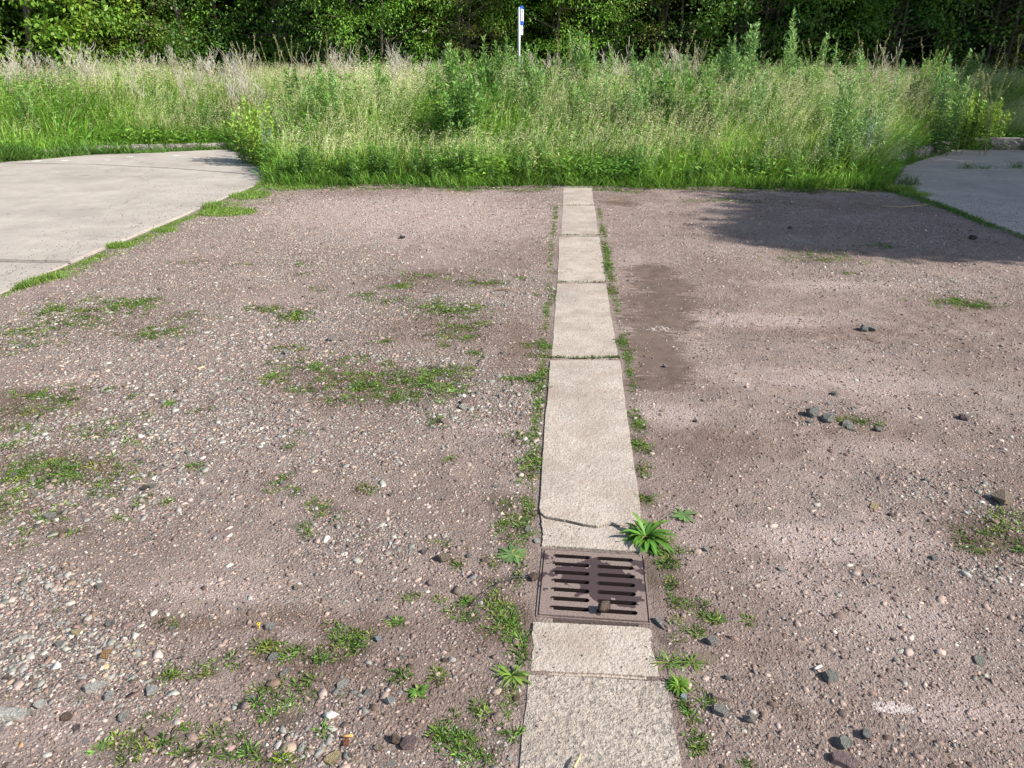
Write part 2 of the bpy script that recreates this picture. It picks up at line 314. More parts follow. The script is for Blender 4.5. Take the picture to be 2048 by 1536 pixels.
MOSS = [  # px, py, rx, ry, density
    (105, 545, 35, 8, .5), (110, 620, 35, 12, .9), (205, 620, 60, 16, .9), (150, 642, 50, 14, .8), (255, 610, 40, 9, .8), (290, 603, 22, 9, .9), (40, 660, 50, 12, .7), (60, 684, 50, 7, .6), (20, 700, 30, 8, .6),
    (375, 635, 30, 8, .8), (335, 663, 38, 9, .9), (285, 672, 35, 9, .7), (590, 628, 30, 14, 1), (545, 615, 38, 7, .7), (640, 575, 20, 6, .6), (605, 530, 25, 5, .5), (605, 548, 20, 4, .5), (380, 525, 25, 4, .5), (470, 530, 30, 4, .4),
    (75, 790, 60, 10, .9), (170, 775, 25, 7, .9), (130, 802, 30, 8, .9), (60, 822, 60, 12, .7), (30, 850, 50, 14, .6), (340, 806, 11, 6, 1), (265, 790, 14, 6, .8), (215, 781, 14, 6, .8), (400, 821, 25, 6, .8), (575, 700, 25, 8, .9), (620, 735, 60, 14, .8), (540, 757, 30, 11, .8), (590, 782, 20, 7, .7), (640, 785, 40, 8, .7),
    (30, 890, 60, 12, .7), (240, 845, 70, 16, .35), (160, 865, 60, 16, .4), (240, 880, 60, 12, .35), (300, 830, 12, 5, .8), (845, 553, 35, 6, .8), (800, 575, 26, 6, .9), (735, 591, 25, 6, .8), (785, 602, 38, 7, .7), (900, 622, 55, 10, 1), (868, 612, 30, 9, .9), (955, 613, 18, 8, 1), (920, 655, 30, 8, 1), (960, 650, 22, 5, 1), (935, 675, 20, 6, 1), (885, 668, 25, 6, .7), (955, 708, 14, 8, 1), (890, 692, 20, 5, .7), (960, 568, 40, 5, 1), (1040, 557, 10, 4, .9), (1075, 590, 10, 3, .7),
    (770, 683, 20, 8, .6), (720, 715, 25, 8, .8), (780, 730, 18, 5, .9), (890, 745, 36, 12, 1), (850, 765, 80, 18, 1), (760, 778, 75, 20, .9), (930, 745, 25, 6, .8), (905, 786, 20, 8, 1.3), (700, 760, 50, 14, .7), (790, 800, 60, 10, .8), (660, 805, 40, 8, .5), (1110, 595, 8, 10, 1.2), (1108, 545, 8, 5, 1),
    (1085, 693, 24, 6, 1), (1080, 712, 22, 5, .9), (1090, 745, 12, 10, 1.2), (1060, 762, 38, 7, 1.2), (1085, 781, 14, 10, 1.2), (1080, 802, 12, 12, .8), (1050, 876, 26, 8, 1.1), (1030, 890, 12, 6, .8), (1063, 930, 22, 18, 1.3), (1070, 905, 14, 8, .7), (870, 845, 18, 11, .8), (600, 870, 18, 5, .5), (580, 898, 12, 4, .6), (900, 920, 12, 6, .7), (390, 928, 15, 7, 1.1), (720, 985, 18, 9, 1),
    (1212, 500, 6, 14, 1.2), (1216, 535, 6, 14, 1.4), (1222, 580, 8, 9, 1.4), (1245, 688, 9, 10, 1.4), (1258, 705, 6, 5, 1), (1262, 835, 8, 12, 1.5), (1280, 858, 14, 6, .8), (1275, 890, 12, 14, 1.2), (1300, 902, 15, 7, 1), (1285, 945, 12, 10, 1.1), (1290, 1000, 16, 14, .8), (1300, 1150, 14, 30, 1.4), (1325, 1130, 22, 18, 1.3), (1345, 1165, 18, 12, .9), (1330, 1105, 20, 14, 1.2), (1365, 1100, 20, 8, .5),
    (120, 930, 85, 20, .9), (60, 945, 60, 22, .9), (30, 1000, 50, 32, .7), (160, 952, 80, 18, .9), (225, 950, 28, 20, .7), (90, 1030, 45, 15, .7), (125, 1062, 18, 7, 1), (162, 1062, 18, 7, 1), (25, 1092, 18, 7, 1), (280, 1003, 11, 12, .9), (338, 998, 9, 5, 1), (225, 978, 12, 12, .7), (560, 962, 18, 20, .7), (590, 985, 16, 12, .6), (242, 1035, 12, 5, .8), (45, 1062, 25, 8, .6),
    (340, 1245, 24, 10, .6), (330, 1350, 25, 9, 1), (345, 1340, 20, 8, .8), (415, 1340, 20, 12, 1.1), (425, 1322, 14, 8, .8), (460, 1310, 14, 16, 1), (430, 1325, 30, 6, .6), (530, 1290, 30, 14, 1.1), (515, 1270, 10, 8, 1), (550, 1305, 30, 12, .9), (480, 1330, 10, 6, 1), (270, 1470, 26, 14, 1.3), (250, 1495, 20, 10, 1.1), (245, 1520, 14, 8, 1.1), (308, 1492, 18, 13, 1.2), (345, 1482, 20, 10, 1), (375, 1508, 20, 11, 1.4), (430, 1498, 26, 13, 1.2), (505, 1508, 30, 14, 1.3), (440, 1462, 18, 12, .8), (505, 1405, 24, 12, 1.3), (545, 1435, 36, 22, 1.1), (520, 1380, 18, 10, 1), (375, 1455, 10, 8, .9), (560, 1520, 36, 14, 1.2), (200, 1497, 8, 8, 1.2), (330, 1435, 10, 12, .8), (480, 1470, 12, 8, .9), (300, 1430, 14, 6, .7),
    (606, 1052, 16, 8, 1), (612, 1072, 14, 8, .8), (655, 1025, 26, 9, .9), (625, 1010, 14, 5, .9), (700, 1282, 34, 18, 1.6), (715, 1300, 24, 12, 1.5), (672, 1320, 26, 9, 1.2), (640, 1312, 22, 12, 1), (590, 1300, 28, 10, .8), (545, 1400, 26, 20, 1), (575, 1440, 26, 14, 1), (608, 1365, 12, 12, 1), (640, 1462, 12, 8, .9), (590, 1395, 14, 10, .8), (625, 1385, 12, 8, .8), (835, 1385, 8, 7, 1.6), (805, 1356, 6, 5, 1.3), (877, 1352, 8, 8, 1.4), (898, 1468, 34, 20, 1.9), (930, 1485, 26, 16, 1.6), (960, 1510, 34, 12, 1.1), (972, 1440, 16, 9, .8), (1015, 1470, 26, 8, .8), (925, 1520, 20, 8, 1), (955, 1418, 8, 8, 1),
    (1052, 1030, 18, 11, 2.0), (1010, 1010, 22, 16, 1), (1040, 1052, 14, 10, 1.1), (1005, 1050, 13, 14, 1), (1050, 1065, 14, 8, .9), (985, 1000, 14, 8, .8), (1015, 1080, 14, 9, .8), (980, 1165, 22, 12, .9), (938, 1205, 14, 12, 1.2), (940, 1235, 12, 8, 1), (1000, 1220, 24, 16, 1.1), (1030, 1235, 24, 22, 1.3), (1010, 1265, 36, 14, 1.1), (1043, 1310, 14, 10, 1.4), (905, 1222, 10, 8, .7), (985, 1190, 18, 8, .8), (792, 1246, 10, 5, 1.1), (870, 1090, 20, 10, .5), (915, 1130, 8, 5, 1), (1020, 1160, 20, 8, .9), (1050, 1280, 14, 12, 1.1), (860, 1195, 20, 5, .5), (990, 1130, 10, 7, .8), (820, 1196, 14, 5, .5),
    (1400, 1212, 16, 7, 1.2), (1412, 1228, 18, 8, 1.2), (1395, 1256, 12, 10, 1), (1435, 1236, 14, 5, .9), (1365, 1210, 12, 8, .7), (1500, 1244, 8, 4, .8), (1370, 1415, 10, 14, .9), (1390, 1440, 10, 10, .7), (1395, 1500, 12, 12, .7), (1325, 1280, 8, 12, 1.2), (1318, 1250, 6, 8, 1), (1400, 1480, 10, 8, .7), (1350, 1300, 10, 8, .9), (1410, 1405, 8, 6, 1), (1495, 1527, 10, 6, 1),
    (1980, 1058, 40, 16, 1.1), (1935, 1085, 30, 10, .8), (2025, 1082, 30, 14, 1.3), (2010, 1030, 28, 9, 1), (1975, 1100, 40, 8, .6), (1900, 1050, 20, 8, .4), (1640, 510, 70, 9, .45), (1650, 520, 60, 6, .5), (1918, 604, 40, 9, 1.1), (1955, 612, 40, 6, .9), (1690, 545, 15, 4, .6), (1450, 403, 60, 3, .7), (1775, 493, 20, 3, .6), (1790, 524, 20, 3, .4), (1690, 842, 12, 7, .9), (1722, 842, 10, 7, 1), (1706, 830, 16, 5, .6), (1750, 852, 10, 5, 1), (1745, 493, 30, 3, .4)]
# lower part of the frame thins out at the far gravel edge
for k in range(46):
    x = 560 + k * 27 + random.uniform(-10, 10)
    if 1120 < x < 1190: continue
    MOSS.append((x, 374 + random.uniform(-1, 8) + (2 if x > 1200 else 0), random.uniform(12, 34), random.uniform(1, 3), random.uniform(.5, 1.0)))

def hgt(x, y):
    x = np.asarray(x, float); y = np.asarray(y, float)
    d = np.abs(x - strip_x(y))
    near = (1 - sstep(np.hypot(x, y), 14, 22))
    h = (fbm(x, y, .9, 3, 3) - .5) * .045 + (vnoise(x, y, .11, 8) - .5) * .008 + (vnoise(x, y, .045, 9) - .5) * .006
    h = h * near * (.12 + .88 * sstep(d, .2, .6)) - .03 * (1 - sstep(d, .11, .135)) * (y < G(1155, 372)[1])
    h = h + .005 * (1 - sstep(d, .25, .5)) * (d > .14) * (y < 10.2) * ((y > G(1180, 1030)[1]) | (y < G(1180, 1275)[1]))
    inner = sstep(x - left_edge(y), -.05, .25) * sstep(right_edge(y) - x, -.05, .25)
    h = h * np.where(y < 14.5, inner, 1)
    pave = ((x < left_edge(y) - .03) | (x > right_edge(y) + .03)) & (y < front(x) - .05)
    h = np.where(pave & (y < 16) , -.06, h)
    h = h + .38 * sstep(y - front(x), .2, 3.4) * (1 - .8 * sstep(y, 18.5, 22))
    return h
def stony_f(x, y):
    b = .22 + .5 * sstep(fbm(x, y, 1.1, 20, 3), .38, .66)
    b = b * np.where(x < strip_x(y), 1.15, .38)
    b = np.maximum(b, blobs(STONY, x, y, .75) * (.55 + .6 * vnoise(x, y, .35, 24)))
    b = b * (1 - .45 * blobs(DUST, x, y, .9)) * (1 - .3 * blobs(SOIL, x, y, .9))
    return np.clip(b, 0, 1)

# ------------------------------------------------------------------ ground: one sheet to the horizon
gxs = np.concatenate([-np.geomspace(400, 5.3, 26)[:-1], np.arange(-5.3, 6.3, .0145), np.geomspace(6.3, 400, 26)])
yd = [.75]
while yd[-1] < 11.2: yd.append(yd[-1] + .008 + .0032 * yd[-1])
yfar = list(np.arange(11.3, 24, .15)) + list(np.geomspace(24.2, 500, 24))
gys = np.concatenate([-np.geomspace(300, .1, 14), [.3, .55], np.array(yd), yfar])
GX, GY = np.meshgrid(gxs, gys, indexing='ij')
GZ = hgt(GX, GY)
nx, ny = GX.shape
ii = np.arange(nx * ny).reshape(nx, ny)
a, b_, c_, d_ = ii[:-1, :-1], ii[1:, :-1], ii[1:, 1:], ii[:-1, 1:]
cxm = (GX[:-1, :-1] + GX[1:, 1:]) / 2; cym = (GY[:-1, :-1] + GY[1:, 1:]) / 2
cut = (np.abs(cxm - strip_x(cym)) < .13) & (cym > 1.0) & (cym < G(1155, 378)[1])
keep = ~cut
T = np.concatenate([np.stack([a[keep], b_[keep], c_[keep]], 1), np.stack([a[keep], c_[keep], d_[keep]], 1)])
fx_, fy_ = GX.ravel(), GY.ravel()
at = dict(soil=blobs(SOIL, fx_, fy_, .9), dust=blobs(DUST, fx_, fy_, .95), wet=blobs(WET, fx_, fy_, .95), stony=stony_f(fx_, fy_), moss=np.clip(blobs([(e[0], e[1], e[2] * 1.15, e[3] * 1.2, min(1, e[4])) for e in MOSS], fx_, fy_, .8) + sstep(fy_ - front(fx_), 0, .25), 0, 1), pale=blobs(PALE, fx_, fy_, .7))
ground = obj('ground', npmesh('ground', np.stack([fx_, fy_, GZ.ravel()], 1), T, M['ground'], attrs=at, smooth=True))
tag(ground, 'reddish grey gravel and packed dirt ground', kind='structure')
del GX, GY, GZ, T, at

# ------------------------------------------------------------------ big concrete pavements at both sides
def wob_edge(p, q, n, amp, seed):
    r = np.random.default_rng(seed); out = []
    for k in range(n):
        t = k / n; out.append((p[0] + (q[0] - p[0]) * t + r.normal(0, amp), p[1] + (q[1] - p[1]) * t + r.normal(0, amp)))
    return out
def prism(name, pts, z0, z1, mat, bev=.012):
    bm = bmesh.new(); vs = [bm.verts.new((x, y, z1)) for x, y in pts]; f = bm.faces.new(vs)
    if f.normal.z < 0 or True:
        bm.normal_update()
        if f.normal.z < 0: f.normal_flip()
    r = bmesh.ops.extrude_face_region(bm, geom=[f])
    for v in r['geom']:
        if isinstance(v, bmesh.types.BMVert): v.co.z = z0
    bmesh.ops.recalc_face_normals(bm, faces=bm.faces)
    top = [e for e in bm.edges if all(abs(v.co.z - z1) < 1e-5 for v in e.verts)]
    if bev: bmesh.ops.bevel(bm, geom=top, offset=bev, segments=2, affect='EDGES', clamp_overlap=True)
    return bobj(name, bm, mat)
def pv(*pp): return [G(*p) for p in pp]
# left pavement in three pours, split at the visible joints
L0, L1, L2 = G(0, 517), G(140, 527), None
def lin(a, b, n, amp=.006, seed=0): return wob_edge(a, b, n, amp, seed)
lj1 = [G(-500, 510), G(142, 526)]
lj2 = [G(-400, 318), G(190, 330), G(350, 338), G(526, 352)]
eA = G(-500, 812)
p1 = lin(eA, G(140, 528.5), 14, .005, 1) + [G(140, 528.5)] + lin(G(136, 528.3), G(-900, 515), 3, 0, 2) + [G(-2000, 900)]
pav = [prism('pavement', p1, -.15, .012, M['slab'])]
p2 = [G(-900, 513)] + lin(G(-500, 511), G(143, 525.5), 6, 0, 3) + lin(G(143, 525.5), G(524, 365.5), 26, .007, 4) + [G(524, 364), G(530, 353)] + [G(350, 339), G(190, 331), G(-400, 322), G(-1500, 322)]
pav.append(prism('pavement', p2, -.15, .014, M['slab']))
p3 = [G(-1500, 321), G(-400, 321), G(190, 329.8), G(350, 337.8), G(530, 351.6), G(545, 330), G(465, 297), G(190, 303), G(0, 320), G(-300, 331), G(-900, 340)][:10]
p3 = [G(-300, 321.2), G(190, 329.8), G(350, 337.8), G(530, 351.6), G(545, 330), G(465, 297), G(190, 302), G(0, 318)]
pav.append(prism('pavement', p3, -.15, .010, M['slab'], .006))
q1 = [G(1786, 375.5)] + lin(G(1790, 378), G(2048, 474.5), 16, .007, 6) + lin(G(2048, 474.5), G(2500, 665), 8, .005, 7) + [G(3600, 800), G(3600, 343), G(2048, 341.5), G(1793, 347)]
pav.append(prism('pavement', q1, -.15, .014, M['slab']))
q2 = [G(1793, 345.5), G(2048, 340), G(3300, 341), G(3300, 300), G(2048, 299), G(1900, 297), G(1795, 331)]
pav.append(prism('pavement', q2, -.15, .010, M['slab'], .006))
for o, lb in zip(pav, ['pale concrete pavement left of the gravel, nearest pour', 'pale concrete pavement left of the gravel, main pour', 'far strip of concrete pavement below the left kerb', 'concrete pavement right of the gravel in tree shade', 'far strip of concrete pavement below the right kerb']):
    tag(o, lb, kind='structure')

# ------------------------------------------------------------------ the concrete strip: slabs
SLAB_LABEL = ['far end slab of the concrete strip, at the foot of the grass', 'second slab from the grass, short pale concrete', 'third slab from the grass, with moss in both joints', 'fourth slab from the grass, smooth pale concrete beside the wet dirt',
              'long raised concrete slab with the broken near edge beyond the drain', 'short sunken concrete slab touching the far side of the drain grate', 'short smooth concrete slab touching the near side of the drain grate', 'rough pitted concrete slab at the near end of the strip']
NEAR_EDGE = {4: [(1283, 1020), (1281, 1036), (1262, 1047), (1240, 1050), (1222, 1046), (1192, 1051), (1165, 1047), (1140, 1041), (1112, 1036), (1090, 1032), (1081, 1024)],
             7: None}
for i, (A, B, C_, D, z, mt) in enumerate(STRIP):
    r = np.random.default_rng(50 + i)
    def side(p, q, n, amp):
        p = np.array(p, float); q = np.array(q, float); out = []
        w_ = 0
        for k in range(n):
            w_ = .7 * w_ + r.normal(0, amp)
            out.append(tuple(p + (q - p) * k / n + np.array([w_ if abs(q[1] - p[1]) > abs(q[0] - p[0]) else 0, 0 if abs(q[1] - p[1]) > abs(q[0] - p[0]) else w_])))
        return out
    pa, pb, pc, pd = G(*A, z), G(*B, z), G(*C_, z), G(*D, z)
    if i == 5: pb_ = [G(px_, py_ + 5.5, z) for px_, py_ in NEAR_EDGE[4]][::-1]
    pts = (pb_ if i == 5 else side(pa, pb, 8, .0012)) + side(pb, pc, 22, .0014)
    if i == 4: pts += [G(x, y, z) for x, y in NEAR_EDGE[4]] + side(G(1079, 1015, z), pa, 22, .0014)
    else: pts += side(pc, pd, 8, .0015) + side(pd, pa, 22, .0014)
    o = prism('concrete_slab', pts, -.10, z, M[mt], .007)
    tag(o, SLAB_LABEL[i], 'slab', 'slabs of the concrete strip')

# ------------------------------------------------------------------ drain
gc = [np.array(G(1085, 1098, .004)), np.array(G(1288, 1109, .004)), np.array(G(1297, 1246, .004)), np.array(G(1077, 1230, .004))]
cen = sum(gc) / 4; ux = ((gc[1] - gc[0]) + (gc[2] - gc[3])) / 2; uy = ((gc[0] - gc[3]) + (gc[1] - gc[2])) / 2
GW = np.linalg.norm(ux); GH = np.linalg.norm(uy); rot = math.atan2(ux[1], ux[0])
drain = empty('drain_cover', (cen[0], cen[1], 0), rot)
tag(drain, 'square rusty iron drain grate with two columns of slots set in the concrete strip', 'drain')
print('grate', GW, GH, math.degrees(rot))
def grate_bm(W, H, th, z):
    """plate with 2 x 7 stadium slots cut through, built row by row"""
    bm = bmesh.new()
    sw = .375 * W; sh = .0195; x0s = [-.43 * W + .02 * W, .035 * W + .0 * W]; rows = 7
    ry = [H * (.40 - .1335 * k) for k in range(rows)]
    outer = [(-W / 2, -H / 2), (W / 2, -H / 2), (W / 2, H / 2), (-W / 2, H / 2)]
    loops = []
    for y in ry:
        for x0 in x0s:
            L = []
            for k in range(9):
                a_ = -math.pi / 2 + math.pi * k / 8; L.append((x0 + sw - sh / 2 + math.cos(a_) * sh / 2, y + math.sin(a_) * sh / 2))
            for k in range(9):
                a_ = math.pi / 2 + math.pi * k / 8; L.append((x0 + sh / 2 + math.cos(a_) * sh / 2, y + math.sin(a_) * sh / 2))
            loops.append(L)
    edges = []
    for L in [outer] + loops:
        vs = [bm.verts.new((x, y, z)) for x, y in L]
        edges += [bm.edges.new((vs[k], vs[(k + 1) % len(vs)])) for k in range(len(vs))]
    bmesh.ops.triangle_fill(bm, edges=edges, use_beauty=True, use_dissolve=False)
    # drop triangles that lie in a slot
    kill = []
    for f in bm.faces:
        c = f.calc_center_median()
        for L in loops:
            xs = [p[0] for p in L]; ys = [p[1] for p in L]
            if min(xs) < c.x < max(xs) and min(ys) < c.y < max(ys):
                if all(any(abs(v.co.x - p[0]) + abs(v.co.y - p[1]) < 1e-5 for p in L) for v in f.verts): kill.append(f)
    bmesh.ops.delete(bm, geom=list(set(kill)), context='FACES_ONLY')
    for f in bm.faces:
        if f.normal.z < 0: f.normal_flip()
    fs = list(bm.faces)
    r = bmesh.ops.extrude_face_region(bm, geom=fs)
    for v in r['geom']:
        if isinstance(v, bmesh.types.BMVert): v.co.z -= th
    bmesh.ops.recalc_face_normals(bm, faces=bm.faces)
    return bm
gr = bobj('grate', grate_bm(GW - .010, GH - .010, .016, .006), M['iron'], drain)
gr.data.materials.append(M['iron_side'])  # dirty slot walls, coloured near black to paint shade into the slots
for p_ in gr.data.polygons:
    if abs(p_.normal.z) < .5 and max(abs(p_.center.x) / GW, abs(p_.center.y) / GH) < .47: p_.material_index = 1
bm = bmesh.new()
def boxbm(bm, x0, x1, y0, y1, z0, z1):
    m = Matrix.Translation(((x0 + x1) / 2, (y0 + y1) / 2, (z0 + z1) / 2)) @ Matrix.Diagonal((x1 - x0, y1 - y0, z1 - z0, 1))
    bmesh.ops.create_cube(bm, size=1, matrix=m)
fw_, W2, H2 = .004, GW / 2, GH / 2
boxbm(bm, -W2 - fw_, -W2, -H2, H2, -.07, .004); boxbm(bm, W2, W2 + fw_, -H2, H2, -.07, .0035)
boxbm(bm, -W2 - fw_, W2 + fw_, H2, H2 + fw_, -.07, .0045); boxbm(bm, -W2 - fw_, W2 + fw_, -H2 - fw_, -H2, -.07, .003)
bobj('frame', bm, M['iron'], drain)
bm = bmesh.new()
for (x0, x1, y0, y1) in ((-W2 - .03, -W2 + .004, -H2 - .03, H2 + .03), (W2 - .004, W2 + .03, -H2 - .03, H2 + .03), (-W2 + .004, W2 - .004, H2 - .004, H2 + .03), (-W2 + .004, W2 - .004, -H2 - .03, -H2 + .004)):
    boxbm(bm, x0, x1, y0, y1, -.75, -.072)
boxbm(bm, -W2 - .03, W2 + .03, -H2 - .03, H2 + .03, -.80, -.752)
bobj('shaft', bm, M['hole'], drain)

# ------------------------------------------------------------------ stones
def hull_mesh(name, n, sx, sy, sz, seed, box=.5):
    r = random.Random(seed); bm = bmesh.new()
    for k in range(n):
        v = Vector((r.gauss(0, 1), r.gauss(0, 1), r.gauss(0, 1))).normalized()
        m_ = max(abs(v.x), abs(v.y), abs(v.z)); v = v * ((1 - box) + box / m_) * r.uniform(.86, 1.0)
        bm.verts.new((v.x * sx, v.y * sy, v.z * sz))
    r_ = bmesh.ops.convex_hull(bm, input=bm.verts)
    bmesh.ops.delete(bm, geom=[g for g in bm.verts if not g.link_faces], context='VERTS')
    bmesh.ops.dissolve_limit(bm, angle_limit=.12, verts=bm.verts, edges=bm.edges)
    bmesh.ops.bevel(bm, geom=list(bm.edges), offset=.05, segments=1, affect='EDGES', clamp_overlap=True)
    bmesh.ops.triangulate(bm, faces=bm.faces)
    me = bpy.data.meshes.new(name); bm.to_mesh(me); bm.free(); me.materials.append(M['stone']); return me
def plate_pts(r, sx, sy, sz):
    k = r.choice([4, 5, 5, 6]); A = sorted(r.uniform(0, 6.283) for _ in range(k)); A = [i / k * 6.283 + r.uniform(-.45, .45) for i in range(k)]; out = []
    tilt = r.uniform(-.25, .25)
    for a in A:
        q = r.uniform(.75, 1.0)
        for z, f in ((-1, 1.0), (1, r.uniform(.72, .92))): out.append((math.cos(a) * q * f * sx, math.sin(a) * q * f * sy, z * sz * (1 + tilt * math.cos(a)) ))
    return out
def plate_mesh(name, sx, sy, sz, seed):
    r = random.Random(seed); bm = bmesh.new()
    for p in plate_pts(r, sx, sy, sz): bm.verts.new(p)
    bmesh.ops.convex_hull(bm, input=bm.verts); bmesh.ops.dissolve_limit(bm, angle_limit=.1, verts=bm.verts, edges=bm.edges)
    bmesh.ops.bevel(bm, geom=list(bm.edges), offset=.035, segments=1, affect='EDGES', clamp_overlap=True); bmesh.ops.triangulate(bm, faces=bm.faces)
    me = bpy.data.meshes.new(name); bm.to_mesh(me); bm.free(); me.materials.append(M['stone']); return me
SM = {'block': [hull_mesh('stone', 16, .5, .42, .36, s, .45) for s in range(4)],
      'flat': [plate_mesh('stone', .54, .40, .11, 20 + s) for s in range(7)],
      'long': [plate_mesh('stone', .55, .21, .12, 40 + s) for s in range(4)],
      'round': [hull_mesh('stone', 44, .5, .4, .30, 60 + s, .05) for s in range(4)],
      'wedge': [hull_mesh('stone', 9, .5, .34, .36, 80 + s, .2) for s in range(3)]}
CO = dict(grey=(.36, .345, .32), slate=(.40, .385, .35), green=(.34, .345, .30), pale=(.52, .50, .45), white=(.70, .68, .62), tan=(.42, .33, .24), brown=(.25, .17, .13),
          purple=(.28, .20, .195), pink=(.48, .35, .31), dark=(.13, .115, .11), yellow=(.62, .50, .27), orange=(.55, .33, .16), red=(.42, .16, .09), blue=(.42, .46, .52))
def stone(px, py, wpx, kind, colr, label, rz=None, tilt=0, tx=0, zoff=0.0, group=None, squash=1.0, z=None):
    x, y = G(px, py); dist = math.sqrt(x * x + y * y + CH * CH)
    s = wpx * dist / FPX * .98
    me = random.choice(SM[kind]); o = bpy.data.objects.new('stone', me); link(o)
    o.scale = (s, s, s * squash); o.rotation_euler = (R(tx), R(tilt), R(rz if rz is not None else random.uniform(0, 360)))
    zb = float(hgt(x, y)) if z is None else z
    hz = {'block': .30, 'flat': .09, 'long': .11, 'round': .2, 'wedge': .26}[kind]
    o.location = (x, y, zb + s * squash * hz * .8 + zoff); c = CO[colr]; k = random.uniform(.9, 1.1); o.color = (c[0] * k, c[1] * k, c[2] * k, 1)
    tag(o, label, 'stone', group or 'loose stones on the gravel'); return o
used = []
def S(px, py, *a_, **k): used.append((px, py)); return stone(px, py, *a_, **k)
S(1208, 1226, 34, 'block', 'brown', 'brown wedge of stone standing upright on the drain grate', rz=100, tilt=65, z=.006, zoff=.004)
S(1067, 1158, 25, 'block', 'brown', 'brown stone wedged against the left side of the drain frame', rz=20)
S(1056, 1060, 24, 'flat', 'green', 'square grey green slate chip lying in weeds left of the sunken slab', rz=80)
S(1073, 1084, 15, 'block', 'white', 'small white stone at the far left corner of the drain')
S(888, 1120, 32, 'block', 'tan', 'brown angular stone with a dark side, left of the rosette weed', rz=30)
S(908, 1107, 27, 'long', 'pink', 'pinkish white oblong stone behind the brown angular stone', rz=8)
S(848, 1108, 16, 'block', 'purple', 'mauve stone left of the pinkish oblong stone')
S(937, 1114, 13, 'block', 'grey', 'small dark grey stone right of the pinkish oblong stone')
S(540, 1250, 24, 'round', 'slate', 'round dark grey stone beside the yellow flower in the left gravel', rz=10)
S(572, 1342, 34, 'long', 'slate', 'long blue grey slate lying slanted among the left weeds', rz=60)
S(546, 1312, 30, 'flat', 'green', 'flat grey slate just above the slanted blue grey slate', rz=75)
S(793, 1485, 26, 'block', 'brown', 'brown upright stone leaning on the purple stone at the bottom', rz=0, tilt=35)
S(817, 1493, 36, 'block', 'purple', 'large purple stone near the bottom edge', rz=25)
S(780, 1408, 32, 'wedge', 'white', 'white three-sided stone in the lower left gravel', rz=200)
S(686, 1372, 30, 'flat', 'pale', 'broad cream stone left of the grey wedge stone', rz=40)
S(735, 1387, 22, 'wedge', 'grey', 'grey wedge stone between the cream and the white three-sided stone')
S(757, 1280, 16, 'block', 'blue', 'bluish white cube-like stone right of the dense weed patch')
S(154, 1268, 19, 'block', 'yellow', 'yellow block stone in the pale gravel at lower left', rz=12)
S(216, 1313, 30, 'wedge', 'orange', 'orange tan stone in the pale gravel at lower left', rz=10)
S(219, 1247, 19, 'round', 'grey', 'grey rounded stone above the yellow block stone')
S(101, 1029, 30, 'flat', 'slate', 'dark slate plate in the moss at the left edge', rz=5, tilt=8)
S(289, 976, 14, 'block', 'dark', 'black lump of stone in the left gravel')
S(304, 972, 16, 'block', 'green', 'grey green stone touching the black lump')
S(1660, 1355, 34, 'round', 'green', 'grey green rounded stone alone on the bare dirt right of the strip', rz=20)
S(1423, 1284, 28, 'block', 'grey', 'blue grey block stone right of the near slab', rz=20)
S(1410, 1318, 54, 'flat', 'tan', 'large flat olive tan stone below the blue grey block', rz=5, squash=.6)
S(1318, 1248, 38, 'long', 'slate', 'dark slate splinter leaning at the near right corner of the drain', rz=-58, tilt=10)
S(1440, 1426, 42, 'flat', 'grey', 'mottled grey stone right of the rough slab', rz=0, squash=1.5)
S(1497, 1441, 30, 'wedge', 'slate', 'dark slate wedge right of the mottled grey stone', rz=150)
S(1437, 1398, 40, 'long', 'pink', 'narrow buff stone behind the mottled grey stone', rz=-12)
S(1369, 1398, 24, 'flat', 'blue', 'blue grey slate chip at the edge of the rough slab', rz=40)
S(665, 680, 22, 'wedge', 'grey', 'grey pyramid stone standing clear of the middle left gravel', rz=30)
S(805, 479, 13, 'block', 'dark', 'dark stone alone in the far left gravel')
S(930, 807, 24, 'block', 'pink', 'pink stone, the upper of a touching pair beside the moss')
S(926, 817, 22, 'round', 'white', 'cream stone, the lower of a touching pair beside the moss')
S(888, 849, 18, 'round', 'pink', 'orange pink pebble below the touching pair')
S(1033, 1401, 16, 'block', 'brown', 'brown cube-like stone beside the rough near slab')
S(1728, 658, 20, 'block', 'slate', 'left one of two dark stones side by side on the right dirt')
S(1745, 659, 16, 'block', 'slate', 'right one of two dark stones side by side on the right dirt')
S(1632, 822, 28, 'long', 'slate', 'dark top stone of the small stone heap on the right'); S(1622, 834, 28, 'block', 'grey', 'left grey block of the small stone heap on the right')
S(1655, 843, 32, 'block', 'slate', 'middle block of the small stone heap on the right'); S(1692, 849, 34, 'flat', 'grey', 'flat right hand stone of the small stone heap on the right')
S(1700, 858, 26, 'flat', 'green', 'lowest flat stone of the small stone heap on the right'); S(1617, 847, 20, 'flat', 'grey', 'small flat stone at the foot of the stone heap on the right')
S(2000, 1010, 38, 'block', 'tan', 'large tan and grey stone above the weeds at the right edge', rz=20)
S(1748, 1012, 28, 'flat', 'yellow', 'flat buff stone on the right dirt below the stone heap', squash=.7)
S(1960, 1315, 32, 'flat', 'green', 'flat grey stone half sunk in the dirt at lower right', squash=.6)
S(1562, 1138, 20, 'flat', 'pale', 'pale slate chip on the bare dirt right of the drain')
S(1690, 1522, 55, 'flat', 'purple', 'large flat mauve stone at the bottom right', rz=-8)
S(1688, 1486, 34, 'round', 'green', 'round grey green stone above the flat mauve stone')
S(1733, 1470, 22, 'block', 'grey', 'grey stone up and right of the round grey green stone')
S(22, 1436, 66, 'long', 'white', 'large white banded stone at the lower left corner', rz=6)
S(190, 1378, 44, 'long', 'white', 'white streaked splinter stone in the pale gravel', rz=35)
